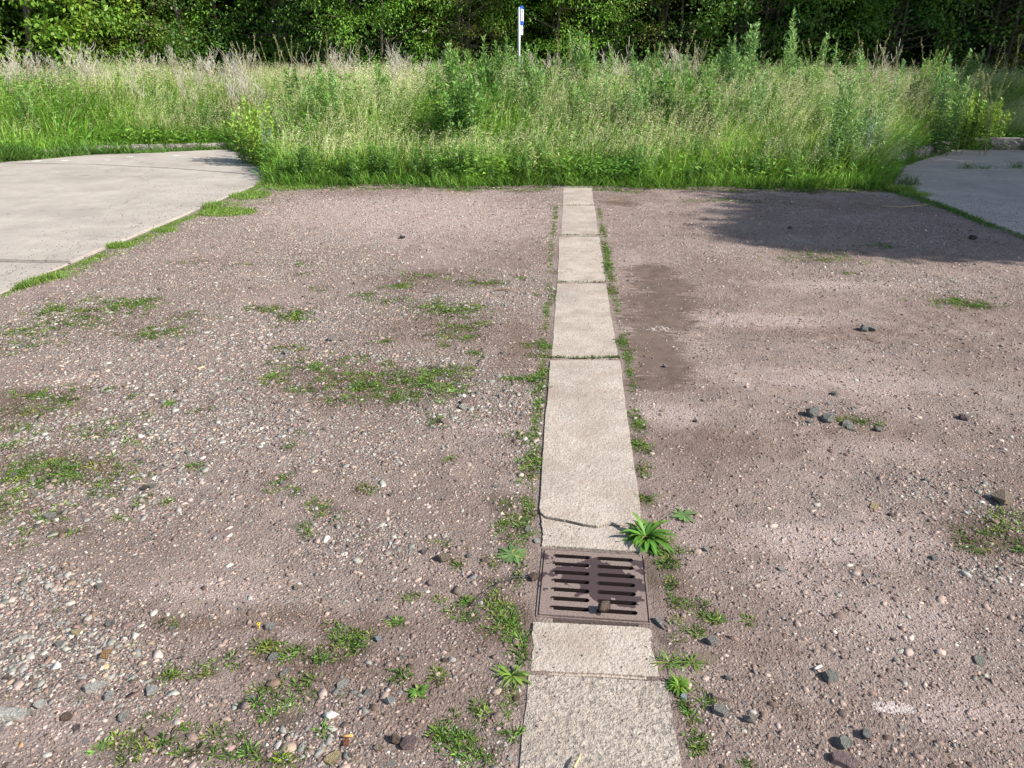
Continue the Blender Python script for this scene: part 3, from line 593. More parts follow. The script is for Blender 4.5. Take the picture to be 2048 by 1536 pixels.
S(218, 1394, 22, 'block', 'white', 'white block below the streaked splinter stone')
S(248, 1435, 24, 'round', 'pale', 'cream pebble below the white block')
S(303, 1383, 24, 'block', 'white', 'white stone right of the streaked splinter stone')
S(83, 1415, 24, 'round', 'white', 'white oval pebble at the lower left'); S(60, 1430, 18, 'round', 'pale', 'cream pebble between the banded stone and the oval pebble')
S(692, 1490, 16, 'block', 'red', 'brick red fragment just under the cigarette butt')
S(305, 1468, 30, 'flat', 'pink', 'peach coloured flat stone at the bottom left weeds')
S(665, 1520, 42, 'flat', 'yellow', 'cream flat stone at the bottom edge left of the purple stone')
S(1020, 1520, 18, 'flat', 'white', 'white chip at the bottom edge touching the rough slab')
S(1756, 860 + 0, 18, 'round', 'grey', 'oval grey stone right of the stone heap'); S(1928, 835, 22, 'round', 'purple', 'smooth mauve oval pebble far right of the stone heap')
S(1945, 478, 16, 'block', 'dark', 'dark stone in the tree shadow at the far right'); S(1580, 458, 11, 'block', 'dark', 'dark stone in the middle of the tree shadow')
S(1040, 521, 13, 'long', 'brown', 'left of two dark brown stones left of the third slab'); S(1090, 529, 13, 'long', 'brown', 'right of two dark brown stones left of the third slab')
S(575, 710, 18, 'round', 'pale', 'pale round stone left of the mossy patch in the middle')
S(1257, 563, 10, 'block', 'grey', 'small grey stone on the wet dirt'); S(1330, 736, 12, 'block', 'slate', 'dark stone lying in the wet patch')
S(1405, 806, 14, 'long', 'slate', 'slim blue grey splinter right of the wet patch'); S(1390, 846, 10, 'block', 'dark', 'small dark stone below the slim splinter')
# general loose stones, the larger ones of the gravel
pal_l = ['grey', 'grey', 'slate', 'green', 'green', 'pale', 'pale', 'white', 'pink', 'purple', 'tan', 'brown']
words = dict(grey='grey', slate='dark grey', green='grey green', pale='pale cream', white='whitish', pink='pinkish', purple='mauve', tan='tan', brown='brown', dark='black')
cnt = 0; rs = random.Random(5); tries = 0
while cnt < 222 and tries < 20000:
    tries += 1
    leftside = rs.random() < .74
    px, py = (rs.uniform(0, 1060), 560 + 976 * rs.random() ** .8) if leftside else (rs.uniform(1330, 2048), 520 + 1016 * rs.random() ** .9)
    x, y = G(px, py)
    if leftside and (x < left_edge(y) + .15 or x > strip_x(y) - .3): continue
    if rs.random() > float(stony_f(np.array([x]), np.array([y]))[0]) ** 1.5: continue
    dist = math.sqrt(x * x + y * y + CH * CH); rad = rs.choice([.018, .02, .024, .028, .032])
    wpx = rad * FPX / dist * (1.4 if y > 3 else 1.0)
    if any(abs(px - u[0]) < 22 and abs(py - u[1]) < 16 for u in used): continue
    used.append((px, py)); c = rs.choice(pal_l); kd = rs.choice(['flat', 'flat', 'flat', 'block', 'round', 'wedge'])
    zone = ('in the gravel left of the strip' if leftside else 'in the dirt right of the strip') + (', near the camera' if py > 1150 else (', middle distance' if py > 800 else ', towards the grass'))
    shp = dict(flat='flat', block='angular', round='rounded', wedge='pointed')[kd]
    stone(px, py, wpx, kd, c, '%s %s stone lying %s' % (words[c], shp, zone), group='%s %s stones %s' % (words[c], shp, zone.replace(',', '')), zoff=-.003)
    cnt += 1
print('stones', len(used))

# gravel chips: uncountable, one merged mesh
def proto_hull(n, seed, flat=.55):
    r = random.Random(seed); bm = bmesh.new()
    for k in range(n):
        v = Vector((r.gauss(0, 1), r.gauss(0, 1), r.gauss(0, 1))).normalized() * r.uniform(.85, 1)
        bm.verts.new((v.x * .5, v.y * .42, v.z * .5 * flat))
    bmesh.ops.convex_hull(bm, input=bm.verts); bmesh.ops.delete(bm, geom=[g for g in bm.verts if not g.link_faces], context='VERTS')
    bmesh.ops.triangulate(bm, faces=bm.faces); bm.verts.index_update()
    V = np.array([v.co[:] for v in bm.verts]); Tt = np.array([[v.index for v in f.verts] for f in bm.faces]); bm.free(); return V, Tt
def scatter(protos, P, size, colr, r, tilt=.35):
    Vs, Ts, Cs, off = [], [], [], 0
    idx = r.integers(0, len(protos), len(P))
    for k, (V, Tt) in enumerate(protos):
        s = idx == k; n = int(s.sum())
        if not n: continue
        a_ = r.uniform(0, 2 * np.pi, n); tx = r.normal(0, tilt, n)
        v = V[None] * size[s][:, None, None]
        x, y, z = v[..., 0], v[..., 1], v[..., 2]
        y, z = y * np.cos(tx)[:, None] - z * np.sin(tx)[:, None], y * np.sin(tx)[:, None] + z * np.cos(tx)[:, None]
        x, y = x * np.cos(a_)[:, None] - y * np.sin(a_)[:, None], x * np.sin(a_)[:, None] + y * np.cos(a_)[:, None]
        v = np.stack([x, y, z], -1) + P[s][:, None, :]
        Vs.append(v.reshape(-1, 3)); Cs.append(np.repeat(colr[s], len(V), 0))
        Ts.append((Tt[None] + (off + np.arange(n) * len(V))[:, None, None]).reshape(-1, 3)); off += n * len(V)
    return np.concatenate(Vs), np.concatenate(Ts), np.concatenate(Cs)
CP = np.array([(.31, .29, .26), (.24, .23, .215), (.29, .29, .25), (.43, .39, .33), (.55, .51, .44), (.38, .28, .235), (.26, .175, .155), (.39, .295, .215), (.23, .155, .115), (.46, .28, .15)])
DIRTC = np.array([(.37, .278, .23), (.29, .205, .168), (.40, .31, .265), (.19, .13, .105)])
def gravel_pts(n, r, dmin, dmax, pw, ex=1.0, base=.03):
    out = []
    tot = 0
    while tot < n:
        m_ = n * 4
        y = dmin + (dmax - dmin) * r.random(m_) ** pw
        half = .75 * y + 1.6
        x = r.uniform(-1, 1, m_) * half
        ok = (x > left_edge(y) + .04) & (x < right_edge(y) - .04) & (np.abs(x - strip_x(y)) > .215 - .01 * (y > 5)) & (y < front(x) - .02)
        st = stony_f(x, y); wet = blobs(WET, x, y)
        ok &= r.random(m_) < (base + (1 - base) * st ** ex) * (1 - .8 * wet)
        out.append(np.stack([x[ok], y[ok], st[ok]], 1)); tot += int(ok.sum())
    return np.concatenate(out)[:n]
def proto_plate(seed):
    r = random.Random(seed); bm = bmesh.new()
    for p in plate_pts(r, .5, r.uniform(.28, .42), r.uniform(.08, .14)): bm.verts.new(p)
    bmesh.ops.convex_hull(bm, input=bm.verts); bmesh.ops.triangulate(bm, faces=bm.faces); bm.verts.index_update()
    V = np.array([v.co[:] for v in bm.verts]); Tt = np.array([[v.index for v in f.verts] for f in bm.faces]); bm.free(); return V, Tt
P8 = [proto_hull(8, s, .6) for s in range(10)]; P14 = [proto_hull(9 + s % 4, 30 + s, .42 + .05 * (s % 5)) for s in range(5)] + [proto_plate(60 + s) for s in range(14)]
r = np.random.default_rng(3)
def chipcol(r, n, st, share, y=None, x=None):
    loc = 1.0
    if x is not None: loc = ((1 - .38 * blobs(SOIL, x, y, .9)) * (1 + .12 * blobs(DUST, x, y, .9)) * (1 - .35 * blobs(WET, x, y, .9)))[:, None]
    pw = np.array([.21, .13, .20, .12, .045, .12, .09, .06, .04, .005])
    pc = CP[r.choice(10, n, p=pw / pw.sum())]; dc = DIRTC[r.integers(0, 4, n)]
    if y is not None: pc = pc * (1 - .38 * sstep(y, 2.5, 6)[:, None] * (pc[:, :1] > .45))
    k = (r.random(n) < share * (.06 + .94 * st))[:, None]
    return np.where(k, pc, dc) * np.clip(r.normal(.97, .26, (n, 1)), .3, 1.35) * loc
# fine
n = 200000; q = gravel_pts(n, r, .9, 10.3, 1.35, 1.0, .27)
sz = r.lognormal(math.log(.0092), .35, n) * (1 + .12 * q[:, 1])
P = np.stack([q[:, 0], q[:, 1], hgt(q[:, 0], q[:, 1]) - sz * .04], 1)
A1 = scatter(P8, P, sz, chipcol(r, n, q[:, 2], .5, q[:, 1], q[:, 0]), r, .4)
# medium
n = 21000; q = gravel_pts(n, r, .9, 10.3, 1.3, 2.4)
sz = r.lognormal(math.log(.019), .42, n) * (1 + .015 * q[:, 1]) * (1 - .25 * sstep(q[:, 1], 4, 7)); sz = np.minimum(sz, .052)
P = np.stack([q[:, 0], q[:, 1], hgt(q[:, 0], q[:, 1]) - sz * .01], 1)
A2 = scatter(P14, P, sz, chipcol(r, n, q[:, 2], 1.1, q[:, 1], q[:, 0]), r, .16)
# some chips on the strip and the pavement edge
n = 1500; y = r.uniform(1.0, 9.5, n); x = strip_x(y) + np.sign(r.normal(size=n)) * .2 * r.random(n) ** .45
gy0, gy1 = G(1180, 1250)[1], G(1180, 1095)[1]
ok = (y < gy0) | (y > gy1); x, y = x[ok], y[ok]; n = len(x)
sz = r.uniform(.003, .009, n); P = np.stack([x, y, np.full(n, .0095)], 1)
A3 = scatter(P8, P, sz, chipcol(r, n, np.ones(n) * .4, .8) * .8, r, .3)
n = 2600; e = r.random(n); y = np.where(e < .5, r.uniform(3, 9.8, n), r.uniform(6, 9.8, n))
off_ = np.abs(r.normal(0, .5, n)); x = np.where(e < .5, left_edge(y) - off_, right_edge(y) + off_); sz = r.uniform(.006, .016, n)
A4 = scatter(P8, np.stack([x, y, np.full(n, .016)], 1), sz, chipcol(r, n, np.ones(n) * .4, .8) * .85, r, .3)
Vs, Ts, Cs, o_ = [], [], [], 0
for V, Tt, Cc in (A1, A2, A3, A4): Vs.append(V); Ts.append(Tt + o_); Cs.append(Cc); o_ += len(V)
g_ = obj('gravel', npmesh('gravel', np.concatenate(Vs), np.concatenate(Ts), M['chip'], np.concatenate(Cs)))
tag(g_, 'loose mixed gravel chips strewn over the reddish dirt', 'gravel', kind='stuff')
del Vs, Ts, Cs, A1, A2, A3, A4

# ------------------------------------------------------------------ foliage primitives (numpy)
def unit(v): return v / np.maximum(np.linalg.norm(v, axis=-1, keepdims=True), 1e-9)
class Veg:
    def __init__(s): s.V = []; s.T = []; s.C = []; s.n = 0
    def add(s, V, T, C):
        V = V.reshape(-1, 3); s.V.append(V); s.T.append(T.reshape(-1, 3) + s.n); s.C.append(C.reshape(-1, 3)); s.n += len(V)
    def leaves(s, P, D, L, Wd, C, r, droop=.15, tipc=1.0):
        """pointed leaf of 6 triangles' worth: base, two sides, two upper sides, tip"""
        n = len(P); D = unit(D)
        side = unit(np.cross(D, r.normal(size=(n, 3)) * .5 + np.array([0, 0, 1.0]))); up = np.cross(side, D)
        L = L[:, None]; Wd = Wd[:, None]
        b = P; m1 = P + D * L * .45 + up * L * .04; tp = P + D * L - up * L * droop
        l_ = m1 + side * Wd * .5 - up * Wd * .12; r_ = m1 - side * Wd * .5 - up * Wd * .12
        V = np.stack([b, l_, tp, r_], 1)
        i = np.arange(n)[:, None] * 4
        T = np.concatenate([i + np.array([[0, 1, 2]]), i + np.array([[0, 2, 3]])], 1).reshape(-1, 3)
        s.add(V, T, np.repeat(C[:, None], 4, 1))
    def blades(s, P, D, L, Wd, C, r, bend, tip=None):
        """curved grass blade: 2 quads + tip. bend = horizontal offset vector of the tip"""
        n = len(P); D = unit(D); side = unit(np.stack([r.normal(size=n), r.normal(size=n), np.zeros(n)], 1))
        L_ = L[:, None]; W_ = Wd[:, None]
        q1 = P + D * L_ * .4 + bend * L_ * .12; q2 = P + D * L_ * .75 + bend * L_ * .45; q3 = P + D * L_ * .95 + bend * L_ * 1.0
        V = np.stack([P - side * W_ * .4, P + side * W_ * .4, q1 - side * W_ * .5, q1 + side * W_ * .5, q2 - side * W_ * .35, q2 + side * W_ * .35, q3], 1)
        i = np.arange(n)[:, None] * 7
        T = np.concatenate([i + np.array([[0, 1, 3]]), i + np.array([[0, 3, 2]]), i + np.array([[2, 3, 5]]), i + np.array([[2, 5, 4]]), i + np.array([[4, 5, 6]])], 1).reshape(-1, 3)
        Cc = np.repeat(C[:, None], 7, 1).copy()
        if tip is not None:
            for k, f in ((4, .5), (5, .5), (6, 1)): Cc[:, k] = Cc[:, k] * (1 - f) + tip * f
        s.add(V, T, Cc); return q3
    def tube(s, pts, rad, C, sides=6):
        pts = np.asarray(pts, float); k = len(pts); rad = np.asarray(rad, float)
        tan = unit(np.gradient(pts, axis=0)); ref = np.array([.31, .95, .05])
        u = unit(np.cross(tan, ref)); v = np.cross(tan, u)
        a_ = np.arange(sides) / sides * 2 * np.pi
        ring = pts[:, None] + rad[:, None, None] * (np.cos(a_)[None, :, None] * u[:, None] + np.sin(a_)[None, :, None] * v[:, None])
        T = []
        for i in range(k - 1):
            for j in range(sides):
                A = i * sides + j; B = i * sides + (j + 1) % sides; T += [(A, B, B + sides), (A, B + sides, A + sides)]
        s.add(ring, np.array(T), np.repeat(np.array(C, float)[None], k * sides, 0))
    def mesh(s, name, mat, smooth=False):
        return npmesh(name, np.concatenate(s.V), np.concatenate(s.T), mat, np.concatenate(s.C), smooth=smooth)
def jit(r, c, n, a_=.18):
    c = np.asarray(c, float); k = r.normal(1, a_, (n, 1)); h = r.normal(0, a_ * .35, (n, 3))
    return np.clip(c[None] * k * (1 + h), .004, .9)

# ------------------------------------------------------------------ low weeds on the gravel (uncountable ground cover)
def build_low():
    r = np.random.default_rng(21); vg = Veg()
    PX, PY, SZ = [], [], []
    for e in MOSS:
        cx, cy, rx, ry = pell(*e[:4]); dist = math.hypot(cx, cy)
        area = math.pi * rx * ry; n = int(max(4, area * 3600 * e[4] / (1 + .16 * dist)))
        n = min(n, 1400)
        a_ = r.uniform(0, 6.283, n); q = r.random(n) ** .5 * np.clip(r.normal(1.25, .6, n), .2, 3.0)
        PX.append(cx + rx * q * np.cos(a_)); PY.append(cy + ry * q * np.sin(a_)); SZ.append(np.full(n, .75 + .35 * min(e[4], 1.3)))
    for k in range(95):   # narrow broken band hugging both sides of the strip
        y0 = r.uniform(1.4, 8.5); sd = r.choice([-1, 1]); m_ = int(r.integers(3, 34)); PX.append(strip_x(y0) + sd * (.225 + np.abs(r.normal(0, .022, m_)))); PY.append(y0 + r.normal(0, .05 + .012 * y0, m_)); SZ.append(np.full(m_, .7))
    # sparse strays
    n = 500; q = gravel_pts(n, r, 1.0, 9.8, 1.1); kk = q[:, 0] < strip_x(q[:, 1]); q = q[kk | (r.random(n) < .12)]; PX.append(q[:, 0]); PY.append(q[:, 1]); SZ.append(np.full(len(q), .55))
    x = np.concatenate(PX); y = np.concatenate(PY); sz = np.concatenate(SZ)
    on = (np.abs(x - strip_x(y)) < .20) & (x > left_edge(y))
    x, y, sz = x[~on], y[~on], sz[~on]; kp = r.random(len(x)) < .25 + 1.2 * sstep(fbm(x, y, .09, 66, 2), .30, .56); x, y, sz = x[kp], y[kp], sz[kp]; n = len(x)
    sz = sz * r.uniform(.65, 1.35, n) * (1 + .03 * y); print('tufts', n)
    K = 16
    base = jit(r, (.125, .215, .038), n, .30)
    yel = r.random(n) < .14; base[yel] *= np.array([1.5, 1.15, .8])
    gcut = (y > G(1180, 1262)[1]) & (y < G(1180, 1090)[1]) & (np.abs(x - strip_x(y)) < .235); x, y, sz, base = x[~gcut], y[~gcut], sz[~gcut], base[~gcut]; n = len(x)
    P = np.repeat(np.stack([x, y, hgt(x, y)], 1), K, 0); s_ = np.repeat(sz, K); C = np.repeat(base, K, 0) * r.uniform(.75, 1.25, (n * K, 1))
    a_ = r.uniform(0, 6.283, n * K); el = r.uniform(.0, .8, n * K); rr = r.random(n * K) * .016 * s_
    D = np.stack([np.cos(a_) * np.cos(el), np.sin(a_) * np.cos(el), np.sin(el)], 1)
    P[:, 0] += np.cos(a_) * rr; P[:, 1] += np.sin(a_) * rr; P[:, 2] += .001
    vg.leaves(P, D, r.uniform(.006, .017, n * K) * s_, r.uniform(.002, .0038, n * K) * s_, C, r, .2)
    return tag(obj('ground_cover', vg.mesh('ground_cover', M['grass'])), 'low green weeds and moss growing in patches on the gravel', 'weeds', kind='stuff')
build_low()
# grass fringes along the pavement edges and in the slab joints
def build_fringe():
    r = np.random.default_rng(22); vg = Veg()
    def put(x, y, z, L, Wd, C, spread=.45):
        n = len(x); P = np.stack([x, y, z], 1); D = np.stack([r.normal(0, spread, n), r.normal(0, spread, n), np.ones(n)], 1)
        b = np.stack([r.normal(0, .35, n), r.normal(0, .35, n), -.1 * np.ones(n)], 1)
        vg.blades(P, D, L, Wd, C, r, b)
    # left edge: clumped
    n = 15000; y = r.uniform(3.0, 10.3, n); x = left_edge(y) + .015 + np.abs(r.normal(0, .07, n)) * (1 + 1.6 * sstep(y, 7, 9.5)) * (.4 + 1.4 * vnoise(y, y * 0, .5, 70))
    keep = r.random(n) < .25 + .9 * sstep(vnoise(y, x * 3, .35, 71), .35, .6); x, y = x[keep], y[keep]; n = len(x)
    L = r.uniform(.012, .036, n) * (.6 + 1.4 * sstep(vnoise(y, y * 0, .4, 72), .5, .8)) * (1 + .5 * sstep(y, 7, 10))
    put(x, y, hgt(x, y), L, r.uniform(.004, .007, n), jit(r, (.17, .27, .05), n, .22))
    for (px, py, rx, ry, nn, L0) in ((455, 425, 60, 9, 2200, .035), (240, 493, 25, 5, 600, .045), (425, 415, 16, 6, 400, .08), (590, 375, 60, 7, 1800, .05), (500, 392, 40, 8, 1200, .05), (330, 462, 25, 4, 400, .04), (1830, 392, 30, 4, 700, .07), (1800, 384, 26, 4, 900, .11)):
        cx, cy, wx, wy = pell(px, py, rx, ry); a_ = r.uniform(0, 6.283, nn); q = r.random(nn) ** .6
        x = cx + wx * q * np.cos(a_); y = cy + wy * q * np.sin(a_)
        put(x, y, np.maximum(hgt(x, y), 0), r.uniform(.5, 1.2, nn) * L0, r.uniform(.004, .007, nn), jit(r, (.18, .29, .05), nn, .2))
    n = 5200; y = r.uniform(5.5, 10.3, n); x = right_edge(y) - .01 - np.abs(r.normal(0, .05, n)) * (1 + sstep(y, 8, 10))
    keep = r.random(n) < .2 + sstep(y, 7.5, 9.8) + .5 * sstep(vnoise(y, x, .5, 73), .5, .7); x, y = x[keep], y[keep]; n = len(x)
    put(x, y, hgt(x, y), r.uniform(.02, .06, n), r.uniform(.004, .007, n), jit(r, (.10, .19, .035), n, .22))
    # joints of the strip
    for (xa, xb, py, nn) in ((1120, 1200, 472, 130), (1112, 1213, 566, 90), (1100, 1130, 718, 90), (1130, 1210, 719, 120), (1212, 1240, 718, 110), (1125, 1190, 411, 50)):
        t = r.random(nn); pts = np.array([G(xa + (xb - xa) * q, py) for q in t])
        put(pts[:, 0], pts[:, 1], np.full(nn, .004), r.uniform(.014, .030, nn), r.uniform(.003, .005, nn), jit(r, (.12, .17, .04), nn, .2))
    # along the left kerb and the pavement back edges, right joint tufts
    for (px, py, nn, L0) in ((1937, 338, 70, .14), (1968, 339, 50, .08), (2035, 337, 70, .14), (1815, 372, 160, .18)):
        cx, cy = G(px, py); put(cx + r.normal(0, .07, nn), cy + r.normal(0, .04, nn), np.full(nn, .01), r.uniform(.4, 1.2, nn) * L0, r.uniform(.004, .008, nn), jit(r, (.12, .19, .06), nn, .2), .6)
    for (xa, ya, xb, yb, nn) in ((-20, 325, 90, 317, 1500), (90, 317, 190, 308, 500), (190, 308, 330, 304, 1500), (330, 303, 460, 297, 1900), (1790, 336, 1900, 303, 500)):
        t = r.random(nn); pts = np.array([G(xa + (xb - xa) * q, ya + (yb - ya) * q + r.uniform(-1, 2.5)) for q in t])
        put(pts[:, 0], pts[:, 1], np.full(nn, .01), r.uniform(.04, .16, nn) * (.5 + 2.2 * sstep(vnoise(pts[:, 0], pts[:, 1], .45, 91), .45, .8)), r.uniform(.008, .016, nn), jit(r, (.11, .22, .04), nn, .25), .7)
    return tag(obj('grass_fringe', vg.mesh('grass_fringe', M['grass'])), 'short grass growing along the concrete edges and in the slab joints', 'grass', kind='stuff')
build_fringe()

# ------------------------------------------------------------------ rosette weeds: each a thing
def rosette(name, px, py, n, L, Wd, el, colr, label, seed, cat='weed', z=None, long_frac=.3):
    r = np.random.default_rng(seed); vg = Veg(); x, y = G(px, py)
    a_ = r.uniform(0, 6.283, n); e_ = r.uniform(el[0], el[1], n); Ls = r.uniform(.55, 1.15, n) * L
    C = jit(r, colr, n, .18)
    # leaf as a strip bending over: four stations
    D = np.stack([np.cos(a_), np.sin(a_), np.zeros(n)], 1); side = np.stack([-np.sin(a_), np.cos(a_), np.zeros(n)], 1)
    st = np.linspace(0, 1, 7); wd = np.array([.25, .45, .7, 1, .95, .6, .05]) * Wd
    rows = []
    cx_ = np.zeros((n, 3)); curl = r.normal(0, .45, n); kk_ = r.random(n) < .04; C[kk_] = jit(r, (.36, .33, .10), int(kk_.sum()), .1)
    for k, t in enumerate(st):
        if k: 
            aa_ = a_ + curl * t; D = np.stack([np.cos(aa_), np.sin(aa_), np.zeros(n)], 1)
            ang = e_ * 1.15 - t * (1.3 + .8 * r.random(n)) * .9
            cx_ = cx_ + (D * np.cos(ang)[:, None] + np.array([0, 0, 1]) * np.sin(ang)[:, None]) * (Ls / 6)[:, None]
        tw = side * (wd[k] * r.uniform(.65, 1.25, n))[:, None]
        dip = np.array([0, 0, 1.]) * (wd[k] * .18)
        rows.append(np.stack([cx_ - tw + dip, cx_, cx_ + tw + dip], 1))
    V = np.stack(rows, 1).reshape(n, -1, 3)
    V[..., 2] = np.maximum(V[..., 2], .003 + .004 * r.random((n, 1)))
    T = []
    for k in range(6):
        for j in range(2):
            A = k * 3 + j; T += [(A, A + 1, A + 4), (A, A + 4, A + 3)]
    T = np.array(T)[None] + (np.arange(n) * 21)[:, None, None]
    Cc = np.repeat(C[:, None], 21, 1).copy(); Cc[:, 1::3] *= 1.25
    vg.add(V, T, Cc)
    me = vg.mesh(name, M['leaf'], smooth=True); o = obj(name, me); o.location = (x, y, (float(hgt(x, y)) if z is None else z))
    return tag(o, label, cat)
rosette('dandelion', 1292, 1080, 90, .12, .0088, (.1, 1.35), (.095, .205, .03), 'big bushy dandelion with long dark green leaves at the far right corner of the drain', 1)
rosette('dandelion', 1368, 1034, 34, .07, .0045, (.05, .5), (.15, .24, .085), 'flat pale green rosette to the right of the big bushy dandelion', 2)
rosette('dandelion', 1024, 1112, 60, .068, .0055, (.1, .7), (.13, .21, .075), 'round pale green rosette left of the drain grate', 3)
rosette('dandelion', 1024, 1357, 18, .07, .004, (.2, 1.2), (.17, .28, .05), 'small yellowish green rosette left of the rough near slab', 4)
rosette('weed_tuft', 1357, 1378, 110, .042, .003, (.5, 1.4), (.14, .26, .035), 'compact bright green tuft at the right edge of the rough near slab', 5)
rosette('weed_tuft', 1338, 1330, 34, .06, .0018, (.1, 1.2), (.14, .23, .045), 'spreading grass tuft at the right edge of the smooth slab near the drain', 6)
rosette('weed_tuft', 1385, 1330, 30, .05, .0018, (.2, 1.2), (.14, .22, .045), 'grass tuft touching the flat olive tan stone', 7)
rosette('weed_tuft', 340, 807, 30, .055, .0025, (.2, 1.1), (.16, .28, .05), 'single bright grass tuft among the stones at left', 8)
rosette('weed_tuft', 836, 1387, 30, .035, .004, (.3, 1.3), (.11, .21, .04), 'small round weed in bare dirt right of the white three-sided stone', 9)
rosette('weed_tuft', 878, 368, 60, .22, .012, (.5, 1.4), (.17, .25, .14), 'silvery green weed at the far edge of the left gravel', 10)
rosette('weed_tuft', 1565, 372, 60, .28, .013, (.4, 1.3), (.16, .24, .12), 'silvery green weed at the far edge of the shaded gravel', 11)
# little yellow flower head
bm = bmesh.new(); fx0, fy0 = G(518, 1252)
for k in range(12):
    a_ = k / 12 * 6.283; m_ = Matrix.Translation((math.cos(a_) * .0028, math.sin(a_) * .0028, .02)) @ Matrix.Rotation(a_, 4, 'Z') @ Matrix.Diagonal((.005, .0018, .001, 1)); bmesh.ops.create_cube(bm, size=1, matrix=m_)
bmesh.ops.create_cone(bm, segments=8, radius1=.0012, radius2=.0016, depth=.02, matrix=Matrix.Translation((0, 0, .010)))
fl = bobj('flower', bm, mat_plain('yellow_petals', (.75, .55, .03), .7)); fl.location = (fx0, fy0, float(hgt(fx0, fy0))); tag(fl, 'tiny yellow flower beside the round dark grey stone', 'flower')

# ------------------------------------------------------------------ litter and twigs
def rod(name, P, rad, mat, label, cat, sides=8):
    vg = Veg(); vg.tube(P, rad, (.5, .5, .5), sides)
    o = obj(name, vg.mesh(name, mat, True)); return tag(o, label, cat)
x, y = G(697, 1481); o = rod('cigarette_butt', [(-.013, 0, .005), (-.0129, 0, .005), (0, .001, .005), (.0129, .002, .0052), (.013, .002, .0052)], [.0003, .0035, .0036, .0035, .0003], M['filt'], 'orange cigarette butt above the brick red fragment', 'cigarette'); o.location = (x, y, float(hgt(x, y)) + .004); o.rotation_euler.z = R(5)
x, y = G(1636, 1338); o = rod('cigarette_butt', [(-.013, 0, .005), (-.0129, 0, .005), (0, .001, .005), (.0129, .002, .0052), (.013, .002, .0052)], [.0003, .0035, .0036, .0035, .0003], M['paper'], 'white cigarette butt left of the lone grey green stone', 'cigarette'); o.location = (x, y, float(hgt(x, y)) + .004); o.rotation_euler.z = R(25)
wp = [G(px, py, .02) for px, py in ((948, 1208), (975, 1188), (1000, 1168), (1030, 1151), (1060, 1147), (1082, 1142))]
rod('wire', [(x, y, .018 + .012 * math.sin(i * 1.1)) for i, (x, y) in enumerate(wp)], [.0015] * 5 + [.004], M['wire'], 'thin black wire with a thick end reaching the left side of the drain', 'wire', 6)
wp = [G(px, py, .026) for px, py in ((1148, 1536), (1156, 1520), (1163, 1508))]
rod('straw', [(x, y, .027) for x, y in wp], [.003, .0035, .001], M['leafy'], 'dry straw lying on the rough near slab', 'straw', 5)
wp = [G(px, py) for px, py in ((1765, 415), (1800, 418), (1850, 413), (1868, 409))]
rod('straw', [(x, y, .02) for x, y in wp], [.003, .004, .004, .002], M['leafy'], 'long pale stalk lying on the shaded gravel', 'straw', 5)
wp = [G(px, py) for px, py in ((395, 742), (405, 739), (414, 735))]
rod('twig', [(x, y, .012) for x, y in wp], [.005, .007, .004], M['leafy'], 'short pale twig lying on the left gravel', 'twig', 6)
wp = [G(px, py) for px, py in ((988, 583), (1000, 582), (1012, 582), (1022, 585), (1030, 584))]
rod('twig', [(x, y, .012 + .008 * (i % 2)) for i, (x, y) in enumerate(wp)], [.004, .005, .005, .004, .002], mat_plain('brown_twig', (.25, .15, .10), .9), 'crooked brown twig on the far left gravel', 'twig', 6)
for i, (px, py, rr) in enumerate(((75, 324, .09), (130, 323.5, .08), (215, 322, .06), (260, 315.5, .07), (352, 313.5, .08), (390, 318, .08), (470, 316, .05), (590, 0, 0))):
    if not rr: continue
    x, y = G(px, py); bm = bmesh.new(); rr_ = random.Random(i)
    bm.faces.new([bm.verts.new((math.cos(k / 14 * 6.283) * rr * rr_.uniform(.8, 1.1), math.sin(k / 14 * 6.283) * rr * rr_.uniform(.55, .8), 0)) for k in range(14)])
    o = bobj('road_marking', bm, M['paint']); o.location = (x, y, .0145 if i else .0145); tag(o, 'small white paint dot on the far left pavement', kind='structure')

# ------------------------------------------------------------------ kerbs
def kerb(pa, pb, h, wd, label, seed, group):
    a_ = Vector((*G(*pa), 0)); b2 = Vector((*G(*pb), 0)); L = (b2 - a_).length; r = random.Random(seed)
    bm = bmesh.new(); bmesh.ops.create_cube(bm, size=1, matrix=Matrix.Diagonal((L * .97, wd, h + .12, 1)))
    bmesh.ops.bevel(bm, geom=list(bm.edges), offset=.02, segments=2, affect='EDGES')
    bmesh.ops.subdivide_edges(bm, edges=[e for e in bm.edges if e.calc_length() > .1], cuts=6, use_grid_fill=True)
    for v in bm.verts:
        v.co += Vector((r.gauss(0, .004), r.gauss(0, .006), r.gauss(0, .006)))
        if r.random() < .05 and v.co.z > 0: v.co.z -= .02
    o = bobj('kerb_stone', bm, M['kerb'], smooth=False); m_ = (a_ + b2) / 2
    dr = (b2 - a_); ang = math.atan2(dr.y, dr.x); nrm = Vector((-dr.y, dr.x, 0)).normalized()
    o.location = m_ + nrm * wd / 2 + Vector((0, 0, (h - .12) / 2)); o.rotation_euler = (r.gauss(0, .02), r.gauss(0, .01), ang + r.gauss(0, .012))
    tag(o, label, 'kerb', group)
gl, gr_ = 'kerb stones along the left pavement', 'kerb stones along the right pavement'
names_l = ['first', 'second', 'third', 'fourth', 'fifth', 'sixth', 'seventh', 'eighth', 'ninth']
segs = [(-330, 331), (-170, 328), (-10, 324), (90, 316), (190, 306.5), (260, 304.5), (330, 302.5), (400, 300.5), (455, 299)]
for i in range(8): kerb(segs[i], segs[i + 1], .11, .14, 'weathered grey kerb stone, %s from the left end of the left row' % names_l[i], i, gl)
segs = [(458, 298), (500, 310), (543, 327)]
for i in range(2): kerb(segs[i], segs[i + 1], .11, .14, ['far', 'near'][i] + ' kerb stone of the short side row at the left pavement corner', 20 + i, gl)
